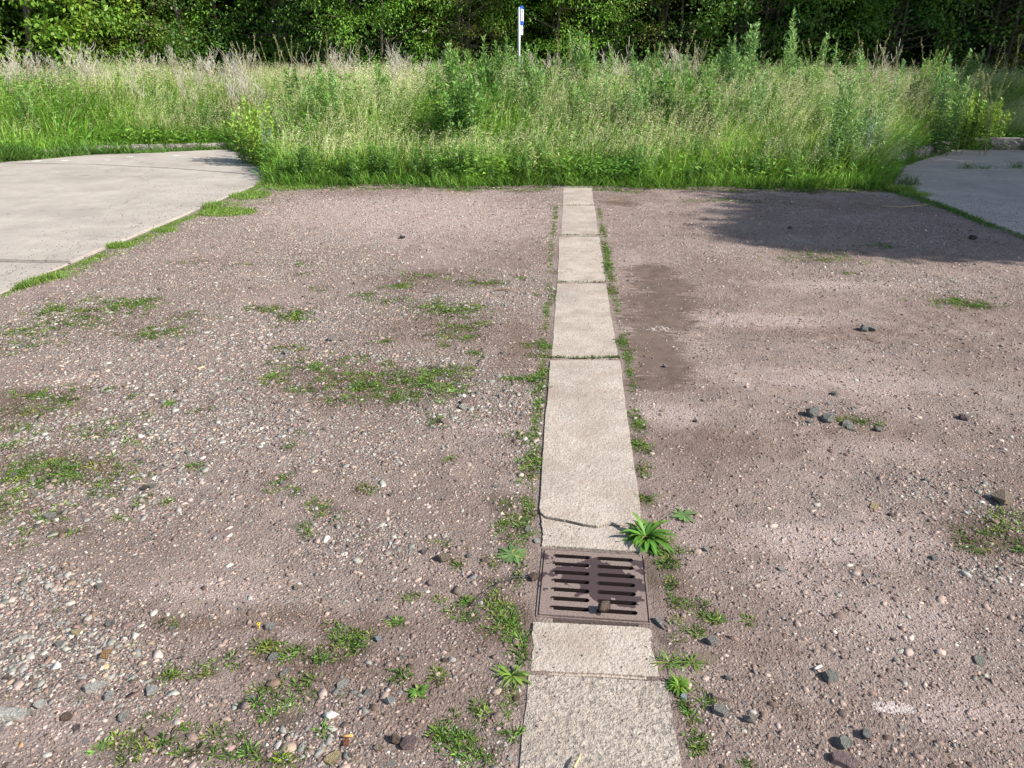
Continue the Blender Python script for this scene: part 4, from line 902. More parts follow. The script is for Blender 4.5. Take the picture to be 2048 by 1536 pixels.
segs = [(1796, 332), (1824, 323.5), (1850, 315), (1868, 309), (1884, 304), (1903, 298.5)]
lbs = ['nearest chipped pale kerb stone at the right pavement', 'long second pale kerb stone at the right pavement', 'third pale kerb stone at the right pavement', 'small fourth kerb stone at the right pavement', 'fifth pale kerb stone ending at the far corner of the right pavement']
for i in range(5): kerb(segs[i], segs[i + 1], .15, .15, lbs[i], 30 + i, gr_)
segs = [(1908, 298.5), (1975, 300), (2045, 301), (2130, 302), (2230, 303)]
for i in range(4): kerb(segs[i], segs[i + 1], .2, .14, 'shaded kerb stone, %s from the corner along the back of the right pavement' % names_l[i], 40 + i, gr_)

# ------------------------------------------------------------------ meadow grass (uncountable)
KX0, KX1 = G(543, 330)[0], G(1797, 333)[0]
frontv = lambda x: front(x) + .20 * ((x < KX0) | (x > KX1))
def meadow_pts(n, r, d0, d1, pw=1.0, xr=15):
    x = r.uniform(-xr, xr, n); dy = d0 + (d1 - d0) * r.random(n) ** pw
    y = frontv(x) + dy; ok = (y < 20.5) & (np.abs(x) < .72 * y + 2.0)
    return x[ok], y[ok], dy[ok]
def build_meadow():
    r = np.random.default_rng(31); vg = Veg()
    # leafy green grass
    x, y, dy = meadow_pts(150000, r, -.03, 8.5, 1.5); n = len(x)
    lush = vnoise(x, y, 1.1, 40); H = (.20 + .34 * sstep(dy, .0, .55) + .20 * sstep(dy, .5, 2.5)) * r.uniform(.45, 1.2, n) * (.6 + .5 * lush + .45 * vnoise(x, y, .28, 42))
    hue = vnoise(x, y, .7, 41)[:, None]
    C = jit(r, (.155, .32, .035), n, .25) * (1 - hue * .45) + jit(r, (.26, .37, .06), n, .2) * hue * .6
    C = C * (.72 + .62 * sstep(fbm(x, y, .55, 80, 3), .3, .7))[:, None]
    P = np.stack([x, y, hgt(x, y)], 1); lean = np.stack([r.normal(0, .22, n) + .1, r.normal(0, .22, n), np.ones(n)], 1)
    b = np.stack([r.normal(.12, .35, n), r.normal(-.05, .35, n), -.12 * np.ones(n)], 1)
    vg.blades(P, lean, H, r.uniform(.006, .013, n), C, r, b)
    # overhang at the very front
    x, y, dy = meadow_pts(26000, r, -.22, .35, .8); n = len(x)
    P = np.stack([x, y, np.maximum(hgt(x, y), 0)], 1); lean = np.stack([r.normal(0, .45, n), r.normal(-.3, .35, n), np.ones(n) * .8], 1)
    vg.blades(P, lean, r.uniform(.06, .26, n), r.uniform(.006, .012, n), jit(r, (.12, .25, .035), n, .25), r, np.stack([r.normal(0, .3, n), r.normal(-.1, .3, n), -.1 * np.ones(n)], 1))
    return tag(obj('meadow_grass', vg.mesh('meadow_grass', M['grass'])), 'tall unmown green grass filling the verge behind the gravel', 'grass', kind='stuff')
build_meadow()
def build_heads():
    r = np.random.default_rng(33); vg = Veg()
    x, y, dy = meadow_pts(40000, r, .3, 8.5, 1.1); n = len(x)
    m_ = fbm(x, y, 1.7, 44, 2); keep = r.random(n) < .15 + 1.1 * sstep(m_, .40, .58); x, y, dy = x[keep], y[keep], dy[keep]; n = len(x)
    H = (.62 + .42 * sstep(dy, .2, 2.2) + .08 * sstep(dy, 3, 7)) * r.uniform(.72, 1.1, n)
    P = np.stack([x, y, hgt(x, y)], 1); lx = .10 + .22 * sstep(x, 2, 5)
    lean = np.stack([r.normal(0, .12, n) + lx, r.normal(0, .12, n), np.ones(n)], 1)
    b = np.stack([r.normal(.08, .16, n) + lx * .6, r.normal(0, .16, n), -.04 * np.ones(n)], 1)
    pale = np.array([.70, .68, .38]); C = jit(r, (.32, .43, .11), n, .18)
    tip = vg.blades(P, lean, H, r.uniform(.0035, .006, n), C, r, b, tip=pale)
    # spikelets along the last quarter
    K = 30; D = unit(lean); tcol = jit(r, pale, n, .16)
    t = r.random((n, K)) ** 1.2; axis = unit(lean + b * .9)
    ctr = tip[:, None] - axis[:, None] * (t * .26)[..., None]
    a_ = r.uniform(0, 6.283, (n, K)); rad = (t * .045 + .006) * r.uniform(.2, 1.2, (n, K))
    ctr = ctr + np.stack([np.cos(a_) * rad, np.sin(a_) * rad, -rad * .3], -1)
    Pp = ctr.reshape(-1, 3); nn = len(Pp)
    Dd = np.repeat(axis, K, 0) * .5 + np.stack([np.cos(a_), np.sin(a_), np.full_like(a_, -.2)], -1).reshape(-1, 3) * .8
    vg.leaves(Pp, Dd, r.uniform(.014, .028, nn), r.uniform(.003, .006, nn), np.repeat(tcol, K, 0) * r.uniform(.8, 1.2, (nn, 1)), r, 0)
    print('heads', n, nn)
    return tag(obj('seeding_grass', vg.mesh('seeding_grass', M['dry'])), 'pale feathery grass seed heads swaying above the green grass', 'grass', kind='stuff')
build_heads()
def build_under():
    r = np.random.default_rng(35); vg = Veg()
    # leafy herbs mixed through the meadow
    x, y, dy = meadow_pts(105000, r, .02, 10.5, 1.25); n = len(x)
    keep = r.random(n) < .1 + sstep(fbm(x, y, 1.4, 47, 2), .45, .62); x, y, dy = x[keep], y[keep], dy[keep]; n = len(x)
    P0 = np.stack([x, y, hgt(x, y)], 1); top = (.35 + .5 * sstep(dy, .2, 3) + .12 * sstep(dy, 4, 8)) * r.uniform(.5, 1.1, n)
    K = 7; t = r.random((n, K)); P = np.repeat(P0[:, None], K, 1).copy(); P[..., 2] += t * top[:, None]; P[..., :2] += r.normal(0, .05, (n, K, 2))
    P = P.reshape(-1, 3); nn = len(P); a_ = r.uniform(0, 6.283, nn)
    D = np.stack([np.cos(a_), np.sin(a_), r.uniform(-.2, 1.1, nn)], 1); hue = np.repeat(vnoise(x, y, .8, 49), K)[:, None]
    C = jit(r, (.11, .26, .04), nn, .28) * (1 - hue) + jit(r, (.24, .42, .06), nn, .22) * hue
    vg.leaves(P, D, r.uniform(.04, .12, nn), r.uniform(.014, .034, nn), C, r, .2)
    return tag(obj('undergrowth', vg.mesh('undergrowth', M['leaf'])), 'dark leafy herbs growing through the tall grass', 'undergrowth', kind='stuff')
build_under()

# ------------------------------------------------------------------ tall weeds: individuals
def weed_proto(kind, seed):
    r = np.random.default_rng(seed); st = Veg(); lf = Veg()
    root = empty(kind, (0, 0, 0))
    if kind == 'dry_stalks':
        ns = int(r.integers(3, 6))
        for k in range(ns):
            st = Veg(); lf = Veg()
            a_ = r.uniform(0, 6.283); rr = r.uniform(0, .2); H = r.uniform(.95, 1.32); lx, ly = r.normal(0, .12, 2)
            b = np.array([math.cos(a_) * rr, math.sin(a_) * rr, 0]); pts = [b + np.array([lx * t * H, ly * t * H, t * H]) for t in (0, .35, .7, 1)]
            st.tube(pts, [.007, .006, .005, .003], np.array([.42, .33, .22]), 4)
            for q in range(int(r.integers(9, 15))):
                t = r.uniform(.62, 1); p = b + np.array([lx * t * H, ly * t * H, t * H]); a2 = r.uniform(0, 6.283); L = r.uniform(.06, .22)
                d = np.array([math.cos(a2) * .75, math.sin(a2) * .75, 1.0]); d /= np.linalg.norm(d); g = r.uniform(.8, 1.1)
                e = p + d * L; lf.tube([p, p + d * L * .5 + np.array([math.cos(a2), math.sin(a2), 0]) * .02, e], [.0035, .0035, .003], np.array([.56, .53, .44]) * g, 3)
                m_ = 3; lf.leaves(np.repeat(e[None], m_, 0) - d * r.uniform(0, L * .5, (m_, 1)), r.normal(0, .6, (m_, 3)) + d, r.uniform(.015, .035, m_), r.uniform(.005, .009, m_), jit(r, (.62, .59, .49), m_, .1), r, 0)
            so_ = obj('stem', st.mesh('stem', M['dry']), root); obj('seed_head', lf.mesh('seed_head', M['dry']), so_)
    elif kind == 'dock':
        for k in range(int(r.integers(2, 4))):
            st = Veg(); lf = Veg()
            H = r.uniform(1.15, 1.5); lx, ly = r.normal(0, .10, 2); b = np.array([r.normal(0, .05), r.normal(0, .05), 0])
            pts = [b + np.array([lx * t * t * H, ly * t * t * H, t * H]) for t in (0, .35, .7, 1)]
            st.tube(pts, [.006, .005, .004, .002], (.26, .26, .12), 4); m_ = 90
            t = r.uniform(.6, 1, m_); p = b + np.stack([lx * t * t * H, ly * t * t * H, t * H], 1); p[:, :2] += r.normal(0, .013, (m_, 2)) * (1.5 - t[:, None])
            lf.leaves(p, r.normal(0, 1, (m_, 3)) + [0, 0, .7], r.uniform(.014, .03, m_), r.uniform(.007, .013, m_), jit(r, (.38, .38, .17), m_, .2), r, 0)
            so_ = obj('stem', st.mesh('stem', M['dry']), root); obj('seed_head', lf.mesh('seed_head', M['dry']), so_)
    else:
        cfg = dict(mugwort=(5, 1.25, .115, .028, (.10, .22, .05), (.24, .40, .13)), goldenrod=(8, 1.1, .115, .025, (.085, .20, .04), (.22, .38, .09)), spurge=(16, .42, .05, .026, (.16, .30, .05), (.60, .64, .26)), bugloss=(3, .85, .06, .012, (.17, .26, .12), (.30, .32, .52)), nettle=(8, .95, .105, .042, (.06, .155, .03), (.14, .28, .055)),
                   bush=(14, .8, .09, .030, (.17, .31, .045), (.29, .44, .07)))[kind]
        ns, H0, LL, LW, c0, c1 = cfg
        for k in range(ns):
            a_ = r.uniform(0, 6.283); rr = abs(r.normal(0, .12)) + .02 * k / ns; H = H0 * r.uniform(.7, 1.12) * (1 - rr * .8); lean = np.array([math.cos(a_), math.sin(a_)]) * rr * r.uniform(.5, 1.6) + r.normal(0, .03, 2)
            b = np.array([math.cos(a_) * rr, math.sin(a_) * rr, 0]); f = lambda t: b + np.array([lean[0] * t * H, lean[1] * t * H, t * H])
            st.tube([f(t) for t in (0, .35, .7, .97)], [.006, .005, .004, .002], (.17, .19, .08), 4)
            m_ = int(80 * H); t = np.linspace(.08, 1, m_); p = np.array([f(q) for q in t]); aa = np.arange(m_) * 2.4 + r.uniform(0, 6)
            el = .15 + .9 * sstep(t, .55, 1.0) + r.normal(0, .2, m_); L = LL * r.uniform(.7, 1.15, m_) * (1.15 - .55 * t)
            D = np.stack([np.cos(aa) * np.cos(el), np.sin(aa) * np.cos(el), np.sin(el)], 1)
            C = jit(r, c0, m_, .2) * (1 - t[:, None]) + jit(r, c1, m_, .14) * t[:, None]
            lf.leaves(p, D, L, LW * r.uniform(.7, 1.2, m_), C, r, .25)
            # short side twigs with small leaves
            m2 = int(70 * H); t2 = r.uniform(.2, .95, m2); p2 = np.array([f(q) for q in t2]) + r.normal(0, .045, (m2, 3)); C2 = jit(r, c0, m2, .2) * (1 - t2[:, None]) + jit(r, c1, m2, .14) * t2[:, None]
            lf.leaves(p2, r.normal(0, .6, (m2, 3)) + [0, 0, .8], LL * r.uniform(.4, .8, m2), LW * r.uniform(.5, .9, m2), C2, r, .2)
        obj('stem', st.mesh('stem', M['dry']), root); obj('foliage', lf.mesh('foliage', M['leaf']), root)
    return root
PROT = {k: [weed_proto(k, 100 + 17 * i + j * 7) for j in range(n_)] for i, (k, n_) in enumerate((('spurge', 1), ('bugloss', 1), ('mugwort', 4), ('goldenrod', 4), ('nettle', 2), ('bush', 2), ('dry_stalks', 4), ('dock', 3)))}
usedp = set(); TURN = {}
def plant(kind, x, y, s, label, group=None, rz=None):
    p = PROT[kind][TURN.get(kind, 0) % len(PROT[kind])]; TURN[kind] = TURN.get(kind, 0) + 1
    if p.name in usedp: o = copy_tree(p)
    else: usedp.add(p.name); o = p
    o.location = (x, y, float(hgt(x, y)) - .01); o.rotation_euler = (0, 0, rz if rz is not None else random.uniform(0, 6.28)); o.scale = (s * random.uniform(.9, 1.1), s * random.uniform(.9, 1.1), s)
    cat = {'spurge': 'flowering weed', 'bugloss': 'flowering weed', 'mugwort': 'tall weed', 'goldenrod': 'tall weed', 'nettle': 'tall weed', 'bush': 'bushy weed', 'dry_stalks': 'dry stalks', 'dock': 'seed stalk'}[kind]
    return tag(o, label, cat, group)
def at_px(px, D):
    """ground position in photo column px at ground distance D from the camera"""
    x0, y0 = G(px, 400); k = math.hypot(x0, y0); u = (px - 1024) / FPX
    # column direction at the horizon row
    dx = ca * u - sa / cp; dy = sa * u + ca / cp; return dx / dy * D, D
for kind, px, D, s, lb in [
    ('nettle', 925, 11.3, 1.25, 'dark green leafy bush standing out of the grass left of the strip, low front one'),
    ('nettle', 905, 11.6, 1.35, 'tall dark green weed behind the low front bush, left of the strip'),
    ('goldenrod', 915, 13.5, 1.25, 'broad green weed crowning the grass left of the sign post'),
    ('goldenrod', 960, 13.8, 1.2, 'green weed just left of the sign post'),
    ('goldenrod', 985, 13.6, 1.15, 'green weed directly in front of the foot of the sign post'),
    ('bush', 482, 12.0, 1.25, 'light green bushy weed over the corner of the left pavement'),
    ('bush', 500, 11.7, 1.0, 'lower light green bushy weed above the corner kerb stones'),
    ('mugwort', 1715, 10.6, 1.05, 'tall feathery weed in front at the right corner of the grass'),
    ('mugwort', 1745, 10.7, .85, 'shorter feathery weed right of the tall one at the grass corner'),
    ('mugwort', 1768, 10.9, .8, 'bluish weed above the right pavement corner'),
    ('mugwort', 1590, 14.2, 1.38, 'tallest pale green weed near the right, rising into the dark trees'),
    ('mugwort', 1497, 14.4, 1.3, 'tall pale green weed between the sign post and the tallest weed'),
    ('mugwort', 1462, 14.2, 1.2, 'tall weed just left of the tall pale green weed'),
    ('mugwort', 1700, 14.6, 1.2, 'tall weed right of the tallest pale green weed'),
    ('mugwort', 1915, 13.8, 1.15, 'blue green weed with feathery tops near the right edge'),
    ('mugwort', 1160, 14.3, 1.2, 'green weed right of the sign post'),
    ('goldenrod', 1180, 13.6, 1.3, 'broad green weed right of the sign post, lower one'),
    ('nettle', 1330, 12.2, 1.2, 'dark weed in the middle of the pale grass right of the strip'),
    ('goldenrod', 1160, 12.0, 1.0, 'green weed above the far end of the strip'),
    ('bush', 1960, 14.6, 1.2, 'bright green leafy bush above the right pavement'),
    ('bush', 2020, 14.8, 1.1, 'bright green leafy bush at the right edge above the kerb'),
    ('bush', 1890, 14.9, .9, 'yellow green bushy weed behind the end of the pale kerb stones'),
    ('nettle', 400, 14.3, .7, 'dark low weed hanging over the left kerb'),
    ('nettle', 330, 14.3, .6, 'dark low weed beside the left kerb stones'),
    ('goldenrod', 20, 13.2, .8, 'grassy weed at the left edge over the pavement end'),
    ('nettle', 1410, 10.9, .6, 'low dark weed at the front edge of the grass right of the strip'),
    ('spurge', 1075, 10.35, 1.0, 'pale yellow flowering spurge at the front of the grass left of the strip end'), ('spurge', 1105, 10.6, .9, 'smaller yellow green spurge directly behind the strip end'),
    ('bugloss', 1772, 10.8, .95, 'blue flower spike at the right corner of the grass'), ('bugloss', 505, 11.4, .8, 'blue flower spike above the corner of the left pavement'),
    ('goldenrod', 760, 12.6, .95, 'green weed among pale grass left of the dark bush')]:
    x, y = at_px(px, D); plant(kind, x, y, s, lb, None)
ORD = 'first second third fourth fifth sixth seventh eighth ninth tenth eleventh twelfth thirteenth fourteenth fifteenth sixteenth seventeenth eighteenth nineteenth twentieth'.split() + ['twenty-' + q for q in 'first second third fourth fifth sixth seventh eighth ninth'.split()]
ZONES = [(120, 'at the left edge'), (300, 'above the left kerb'), (480, 'above the pavement corner'), (700, 'left of the dark bush'), (900, 'beside the dark bush'), (1038, 'before the sign post'),
         (1200, 'right of the sign post'), (1420, 'right of the concrete strip'), (1620, 'above the shaded gravel'), (1800, 'above the right gravel corner'), (9999, 'above the right pavement')]
PEND = []
def zone_labels():
    d = {}
    for o, px, what in PEND: d.setdefault((what, next(z for lim, z in ZONES if px < lim)), []).append((px, o))
    for (what, z), L in d.items():
        L.sort(key=lambda q: q[0])
        for i, (px, o) in enumerate(L):
            o['label'] = (what + ' ' + z) if len(L) == 1 else '%s %s from the left %s' % (ORD[i], what, z)
            o['group'] = what + 's in the verge'
    PEND.clear()
rp = random.Random(9); k_ = 0
for i in range(34):     # small leafy plants along the ragged front edge
    px = 560 + i * 36 + rp.uniform(-16, 16); x, y = at_px(px, 10.4); y = float(front(x)) + rp.uniform(.0, .35)
    if abs(px - 1155) < 55: continue
    kind = rp.choice(['nettle', 'goldenrod', 'mugwort', 'nettle']); ds = {'mugwort': 'small feathery plant', 'goldenrod': 'small narrow leaved plant', 'nettle': 'small dark leafy plant'}[kind]
    PEND.append((plant(kind, x, y, rp.uniform(.28, .55), ds), px, ds + ' at the front'))
for i in range(130):     # the rest, spread over the verge
    px = rp.choice([rp.uniform(-120, 2170), rp.uniform(880, 1480), rp.uniform(1400, 2000)]); D = rp.choice([rp.uniform(11.8, 14), rp.uniform(13.5, 18), rp.uniform(14.5, 18)])
    x, y = at_px(px, D)
    if y < front(x) + .5: continue
    kind = rp.choice(['mugwort', 'goldenrod', 'goldenrod', 'mugwort', 'nettle', 'bush'])
    s = rp.uniform(.75, 1.0) if D < 13.5 else rp.uniform(.85, 1.1)
    side = 'left of the sign post' if px < 1030 else 'right of the sign post'; dep = 'in the middle of the verge' if D < 14 else 'at the back of the verge'
    ds = {'mugwort': 'feathery weed', 'goldenrod': 'narrow leaved weed', 'nettle': 'dark leafy weed', 'bush': 'light bushy weed'}[kind]
    PEND.append((plant(kind, x, y, s, ds), px, ds + (' low in front' if D < 14 else '')))
for i in range(66):     # dry grey stalks, mostly left and at the back
    if i < 50: px = rp.choice([rp.uniform(0, 130), rp.uniform(120, 300), rp.uniform(250, 480), rp.uniform(590, 700), rp.uniform(600, 860), rp.uniform(380, 500)])
    else: px = rp.choice([rp.uniform(1070, 1150), rp.uniform(1200, 1300), rp.uniform(1330, 1400), rp.uniform(1700, 1800), rp.uniform(1060, 1120)])
    D = rp.uniform(14.2, 17.5); x, y = at_px(px, D)
    side = 'left of the sign post' if px < 1030 else 'right of the sign post'
    PEND.append((plant('dry_stalks', x, y, rp.uniform(.85, 1.05), 'dry grey stalks'), px, 'dry grey stalk clump'))
for i in range(46):
    px = rp.choice([rp.uniform(480, 700), rp.uniform(900, 1400), rp.uniform(1700, 2060), rp.uniform(1750, 2060), rp.uniform(1300, 1750)])
    D = rp.uniform(13.5, 17.5); x, y = at_px(px, D); side = 'left of the sign post' if px < 1030 else 'right of the sign post'
    PEND.append((plant('dock', x, y, rp.uniform(.9, 1.12), 'seed stalk'), px, 'thin brown seed stalk'))
zone_labels()

# ------------------------------------------------------------------ sign post
x, y = at_px(1038, 18.0); zb = float(hgt(x, y))
sp_ = empty('sign_post', (x, y, zb), 0); tag(sp_, 'grey metal post with narrow blue and white stop plates seen almost edge on', 'sign')
dist = math.hypot(x, y)
def zpx(py):  # height of a photo row at the post
    v = (768 - py) / FPX; return CH + dist * (cp * v - sp) / (sp * v + cp)
vg = Veg(); vg.tube([(0, 0, 0), (0, 0, 1.0), (0, 0, zpx(14) - zb - .001), (0, 0, zpx(14) - zb)], [.03, .03, .03, .001], (.5, .5, .5), 16); obj('post', vg.mesh('post', M['post'], True), sp_)
vdir = Vector((x, y)).normalized(); base_ang = math.atan2(vdir.y, vdir.x)      # plate plane runs almost along the line of sight
pl_ang = base_ang - R(9)
def plate(name, w_, z0, z1, mat, u0=-.02, t=.004, parent=sp_, off=0.0):
    bm = bmesh.new(); boxbm(bm, u0, u0 + w_, off - t / 2, off + t / 2, z0, z1)
    o = bobj(name, bm, mat, parent); o.rotation_euler = (0, 0, pl_ang); o.location = Vector((-math.sin(pl_ang), math.cos(pl_ang), 0)) * -.036; return o
zt, zm, zl = zpx(11) - zb, zpx(49) - zb, zpx(69.5) - zb
U = .42
pA = plate('sign_plate', U, zm, zt, M['blue'], -.02)
def sub(name, par, u0, u1, z0, z1, mat, off):
    bm = bmesh.new(); boxbm(bm, u0, u1, off - .001, off + .001, z0, z1); return bobj(name, bm, mat, par)
for sgn in (-1,):
    o_ = sgn * .0035
    sub('white_field', pA, .0, U - .04, zm + .40 * (zt - zm) * 0 + (zt - zm) * .20, zt - (zt - zm) * .17, M['white'], o_)
    for f in (.36, .70): 
        bm = bmesh.new(); zc = zm + (zt - zm) * f; vs = [(.10, zc - .03), (.10, zc + .03), (.28, zc)]
        fs = bm.faces.new([bm.verts.new((u, sgn * .0055, z)) for u, z in vs]); bobj('arrow', bm, M['black'], pA)
pB = plate('lower_plate', U * .8, zl, zm - .015, M['white'], -.02)
bm = bmesh.new(); zc = (zl + zm) / 2
bm.faces.new([bm.verts.new((.17 + .06 * math.cos(k / 16 * 6.283), -.0035, zc + .035 * math.sin(k / 16 * 6.283))) for k in range(16)]); bobj('symbol', bm, M['black'], pB)

# ------------------------------------------------------------------ trees and shrubs of the wood edge
def tree_proto(name, seed, H, Rr, zlow, leaf, wl, c0, c1, ncl, npc, stems=1, ntop=30, shell=.5):
    r = np.random.default_rng(seed); root = empty(name, (0, 0, 0)); tk = Veg(); cr = Veg()
    tips = []
    for s in range(stems):
        b = np.array([r.normal(0, .25) * (stems > 1), r.normal(0, .25) * (stems > 1), 0]); lx, ly = r.normal(0, .06, 2)
        f = lambda t: b + np.array([lx * t * H + .12 * math.sin(t * 5 + s), ly * t * H, t * H * .9])
        r0 = .10 if stems == 1 else .05
        tk.tube([f(t) for t in np.linspace(0, 1, 8)], np.linspace(r0, .02, 8) * (1 + .2 * (np.arange(8) == 0)), (.2, .2, .2), 8)
        for k in range(14):
            t = r.uniform(.1, .95); p = f(t); a_ = r.uniform(0, 6.283); L = Rr * r.uniform(.5, 1.0) * (1.1 - .5 * t); up = r.uniform(.0, .7)
            q = [p + np.array([math.cos(a_) * L * u, math.sin(a_) * L * u, up * L * u - .1 * u * u * L]) for u in (0, .35, .7, 1)]
            tk.tube(q, [.03, .022, .014, .006], (.2, .2, .2), 5)
    # leaf clumps
    def clump(n_, z0, z1, lsz, cnt, rad):
        z = r.uniform(z0, z1, n_); prof = Rr * np.sqrt(np.clip(1 - ((z - H * .45) / (H * .62)) ** 2, .08, 1)) * r.uniform(.85, 1.15, n_)
        a_ = r.uniform(0, 6.283, n_); q = (shell + (1 - shell) * r.random(n_) ** .6) * prof
        Cn = np.stack([np.cos(a_) * q, np.sin(a_) * q, z], 1); cs = r.uniform(.6, 1.4, n_) * rad; shade = r.random(n_)
        m_ = n_ * cnt; cc = np.repeat(Cn, cnt, 0); ss = np.repeat(cs, cnt)[:, None]
        d = unit(r.normal(size=(m_, 3))); P = cc + d * (r.random((m_, 1)) ** .45) * ss * np.array([1.15, 1.15, .62])
        P[:, 2] = np.maximum(P[:, 2], .05)
        D = d * .6 + r.normal(0, .35, (m_, 3)) + np.array([0, 0, -.15]); mix = np.repeat(shade, cnt)[:, None]
        C = jit(r, c0, m_, .18) * (1 - mix) + jit(r, c1, m_, .18) * mix
        cr.leaves(P, D, lsz * r.uniform(.65, 1.25, m_), lsz * wl * r.uniform(.7, 1.2, m_), C, r, .2)
    clump(ncl, zlow, min(H, 3.9), leaf, npc, .42)
    if H > 4: clump(ntop, 3.8, H * .98, leaf * 2.1, 70, .8)
    obj('trunk', tk.mesh('trunk', M['bark'], True), root); obj('crown', cr.mesh('crown', M['leaf']), root)
    return root
TP = {}
TP['maple'] = [tree_proto('maple_tree', 201, 6.5, 2.7, .7, .125, .60, (.13, .26, .035), (.24, .38, .045), 130, 95, 1, 60)]
TP['hazel'] = [tree_proto('hazel_shrub', 202 + k, 5.6, 2.2, .2, .085, .62, (.07, .16, .03), (.15, .28, .045), 90, 95, 5, 45) for k in range(2)]
TP['thorn'] = [tree_proto('hawthorn_shrub', 210 + k, 4.6, 1.8, .3, .05, .6, (.14, .19, .035), (.27, .29, .06), 100, 130, 5, 40, .3) for k in range(2)]
TP['ash'] = [tree_proto('ash_tree', 220 + k, 5.8, 2.1, 1.0, .09, .42, (.13, .28, .04), (.25, .46, .06), 110, 110, 2, 60) for k in range(2)]
TP['dark'] = [tree_proto('woodland_tree', 230 + k, 12, 2.9, .2, .16, .6, (.035, .075, .018), (.07, .13, .03), 110, 100, 2, 80, .2) for k in range(2)]
tused = set(); bpy.context.view_layer.update()
def tree(kind, px, D, s, label, group=None, xy=None):
    p = TP[kind][TURN.get('t' + kind, 0) % len(TP[kind])]; TURN['t' + kind] = TURN.get('t' + kind, 0) + 1
    if p.name in tused: o = copy_tree(p)
    else: tused.add(p.name); o = p
    x, y = xy if xy else at_px(px, D)
    o.location = (x, y, float(hgt(x, y)) - .03); o.rotation_euler = (0, 0, random.uniform(0, 6.28)); o.scale = (s, s, s)
    return tag(o, label, 'tree' if 'tree' in o.name else 'shrub', group)
tree('maple', 60, 19.6, 1.0, 'bright yellow green maple tree at the top left corner')
tree('maple', 255, 21.4, .85, 'green maple tree right of the bright corner tree')
tree('thorn', 265, 20.6, .9, 'olive green shrub between the maples at top left')
tree('hazel', 395, 21.5, 1, 'dark green shrub behind the dry stalks left of the middle')
tree('ash', 430, 22.6, 1, 'slim trunked tree in the dark gap left of the middle')
tree('hazel', 560, 22.0, .95, 'dark shrub in deep shade left of the lit ash tree')
tree('ash', 790, 21.0, .9, 'fresh green lit tree left of the sign post')
tree('hazel', 690, 21.6, .9, 'green shrub left of the fresh green lit tree')
tree('thorn', 945, 20.9, .85, 'yellow green shrub just left of the sign post')
tree('ash', 1120, 20.8, .85, 'bright green lit tree just right of the sign post')
tree('thorn', 1210, 21.3, .9, 'olive shrub right of the bright green lit tree')
tree('hazel', 1330, 21.8, 1, 'dark green shrub in the shade right of the sign post')
tree('hazel', 1500, 21.6, 1, 'dark shrub behind the tall weeds right of the middle')
tree('ash', 1620, 22.2, 1, 'shaded tree with a pale slim trunk behind the tallest weed')
tree('hazel', 1790, 21.8, .95, 'dark shrub at the upper right')
tree('hazel', 1960, 21.5, 1.0, 'dark green tree at the top right corner')
tree('thorn', 2130, 20.8, 1.0, 'shrub just beyond the right edge')
tree('hazel', -130, 20.5, 1.0, 'green shrub just beyond the left edge')
for k in range(14):
    tree('dark', -390 + k * 205 + random.uniform(-40, 40), 24.6 + random.uniform(-.8, .8), 1.0, 'dark woodland tree, %s from the left in the second row of the wood' % ORD[k], 'second row of woodland trees')
for k in range(15):
    tree('dark', -430 + k * 205 + random.uniform(-40, 40), 28.5 + random.uniform(-.8, .8), 1.15, 'dark woodland tree, %s from the left in the third row of the wood' % ORD[k], 'third row of woodland trees')
def far_wood():
    r = np.random.default_rng(77); vg = Veg(); n = 70000
    P = np.stack([r.uniform(-34, 34, n), r.uniform(31.5, 36, n), r.random(n) ** 1.3 * 13], 1)
    vg.leaves(P, r.normal(0, 1, (n, 3)), r.uniform(.3, .55, n), r.uniform(.2, .34, n), jit(r, (.04, .08, .02), n, .25), r, .2)
    tag(obj('far_wood', vg.mesh('far_wood', M['leaf'])), 'dark mass of foliage deep in the wood', 'wood', kind='stuff')
far_wood()
# trees beyond the right edge of the frame: they shade the far right gravel and the wood
for (x, y, s, lb) in ((20.5, 13.0, 1.0, 'tree beyond the right edge of the photo, back one'), (17.0, 18.5, 1.1, 'tree beyond the right edge of the photo beside the wood')):
    tree('dark', 0, 0, s, lb, xy=(x, y))

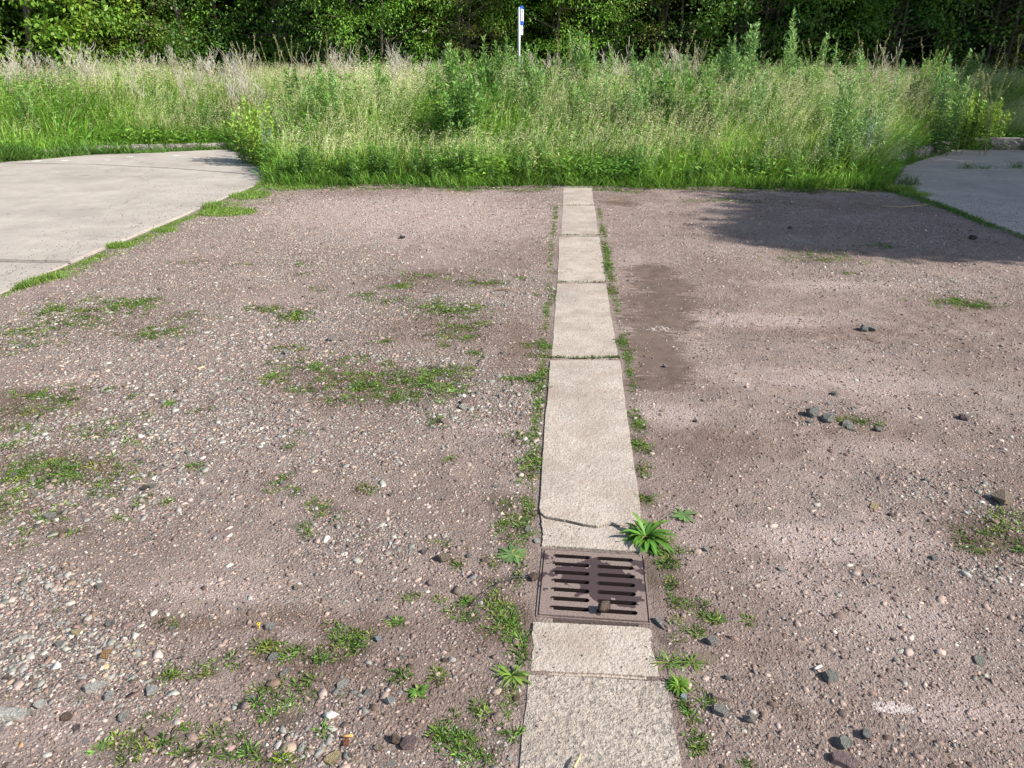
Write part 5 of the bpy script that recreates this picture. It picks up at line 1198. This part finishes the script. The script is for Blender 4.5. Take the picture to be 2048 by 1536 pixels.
def shade_tree(name, lumps, trunk, seed, label):
    """a crown made of lumps (centre, radii) so that its shadow falls as in the photograph"""
    r = np.random.default_rng(seed); root = empty(name, (trunk[0], trunk[1], -.03)); tk = Veg(); cr = Veg()
    top = np.array([0, 0, 6.5]); tk.tube([(0, 0, 0), (.05, .03, 2), (0, -.05, 4.5), (.1, 0, 7.0)], [.18, .14, .10, .03], (.2, .2, .2), 10)
    for (c, rad, cnt) in lumps:
        c = np.array(c) - np.array([trunk[0], trunk[1], 0]); p0 = np.array([0, 0, max(1.5, c[2] * .6)])
        tk.tube([p0, p0 * .5 + c * .5 + np.array([0, 0, -.2]), c], [.06, .04, .012], (.2, .2, .2), 6)
        n_ = 20; cc = c + unit(r.normal(size=(n_, 3))) * (r.random((n_, 1)) ** .4) * np.array(rad) * .8; m_ = n_ * cnt
        d = unit(r.normal(size=(m_, 3))); P = np.repeat(cc, cnt, 0) + d * (r.random((m_, 1)) ** .5) * np.array(rad) * .42
        C = jit(r, (.08, .15, .03), m_, .2); cr.leaves(P, d + r.normal(0, .4, (m_, 3)), r.uniform(.09, .16, m_), r.uniform(.06, .10, m_), C, r, .2)
    obj('trunk', tk.mesh('trunk', M['bark'], True), root); obj('crown', cr.mesh('crown', M['leaf']), root)
    tag(root, label, 'tree')
def over(px, py, h):     # crown point at height h whose shadow falls on photo pixel (px, py)
    x, y = G(px, py); k = h / math.tan(SUN_EL); return (x + SUN_DIR2.x * k, y + SUN_DIR2.y * k, h)
lum = [(over(1840, 326, 8.6), (.9, .7, .8), 100), (over(1930, 314, 8.8), (1.0, .7, .8), 100), (over(2030, 310, 9.0), (1.1, .7, .8), 110), (over(2140, 312, 9.0), (1.2, .8, .8), 110), (over(1640, 478, 6.8), (.9, .6, .7), 110), (over(1640, 462, 7.0), (.6, .45, .5), 80), (over(1790, 352, 8.0), (1.0, .7, .9), 110), (over(1900, 343, 8.0), (1.1, .7, .8), 110), (over(1990, 336, 8.2), (1.2, .8, .8), 120), (over(1820, 362, 7.8), (.8, .5, .7), 80), (over(2080, 330, 8.4), (1.3, .9, .8), 130), (over(2180, 380, 5.5), (1.3, .9, .9), 130), (over(1590, 425, 7.6), (.5, .5, .5), 60), (over(1640, 440, 7.2), (.8, .8, .8), 120), (over(1600, 398, 7.0), (.8, .8, .8), 110), (over(1730, 455, 6.6), (1.0, .8, .9), 150), (over(1720, 405, 6.4), (1.0, .9, .9), 150), (over(1850, 480, 6.0), (1.0, .75, .9), 150),
       (over(1860, 420, 6.0), (1.1, .9, 1.0), 160), (over(1980, 490, 5.4), (1.0, .8, .9), 150), (over(2000, 440, 5.4), (1.1, .9, 1.0), 160), (over(1950, 385, 6.2), (1.2, .9, 1.0), 160), (over(2120, 480, 4.8), (1.1, .9, .9), 150), (over(2150, 420, 5.0), (1.2, 1.0, 1.0), 150), (over(1840, 372, 7.0), (.8, .7, .7), 100), (over(2060, 362, 6.0), (1.2, .8, .9), 130)]
shade_tree('broadleaf_tree', lum, (over(1880, 440, 6.2)[0] + .4, over(1880, 440, 6.2)[1]), 300, 'broad tree beyond the right edge that casts the shadow over the gravel')
print('objects', len(bpy.data.objects))
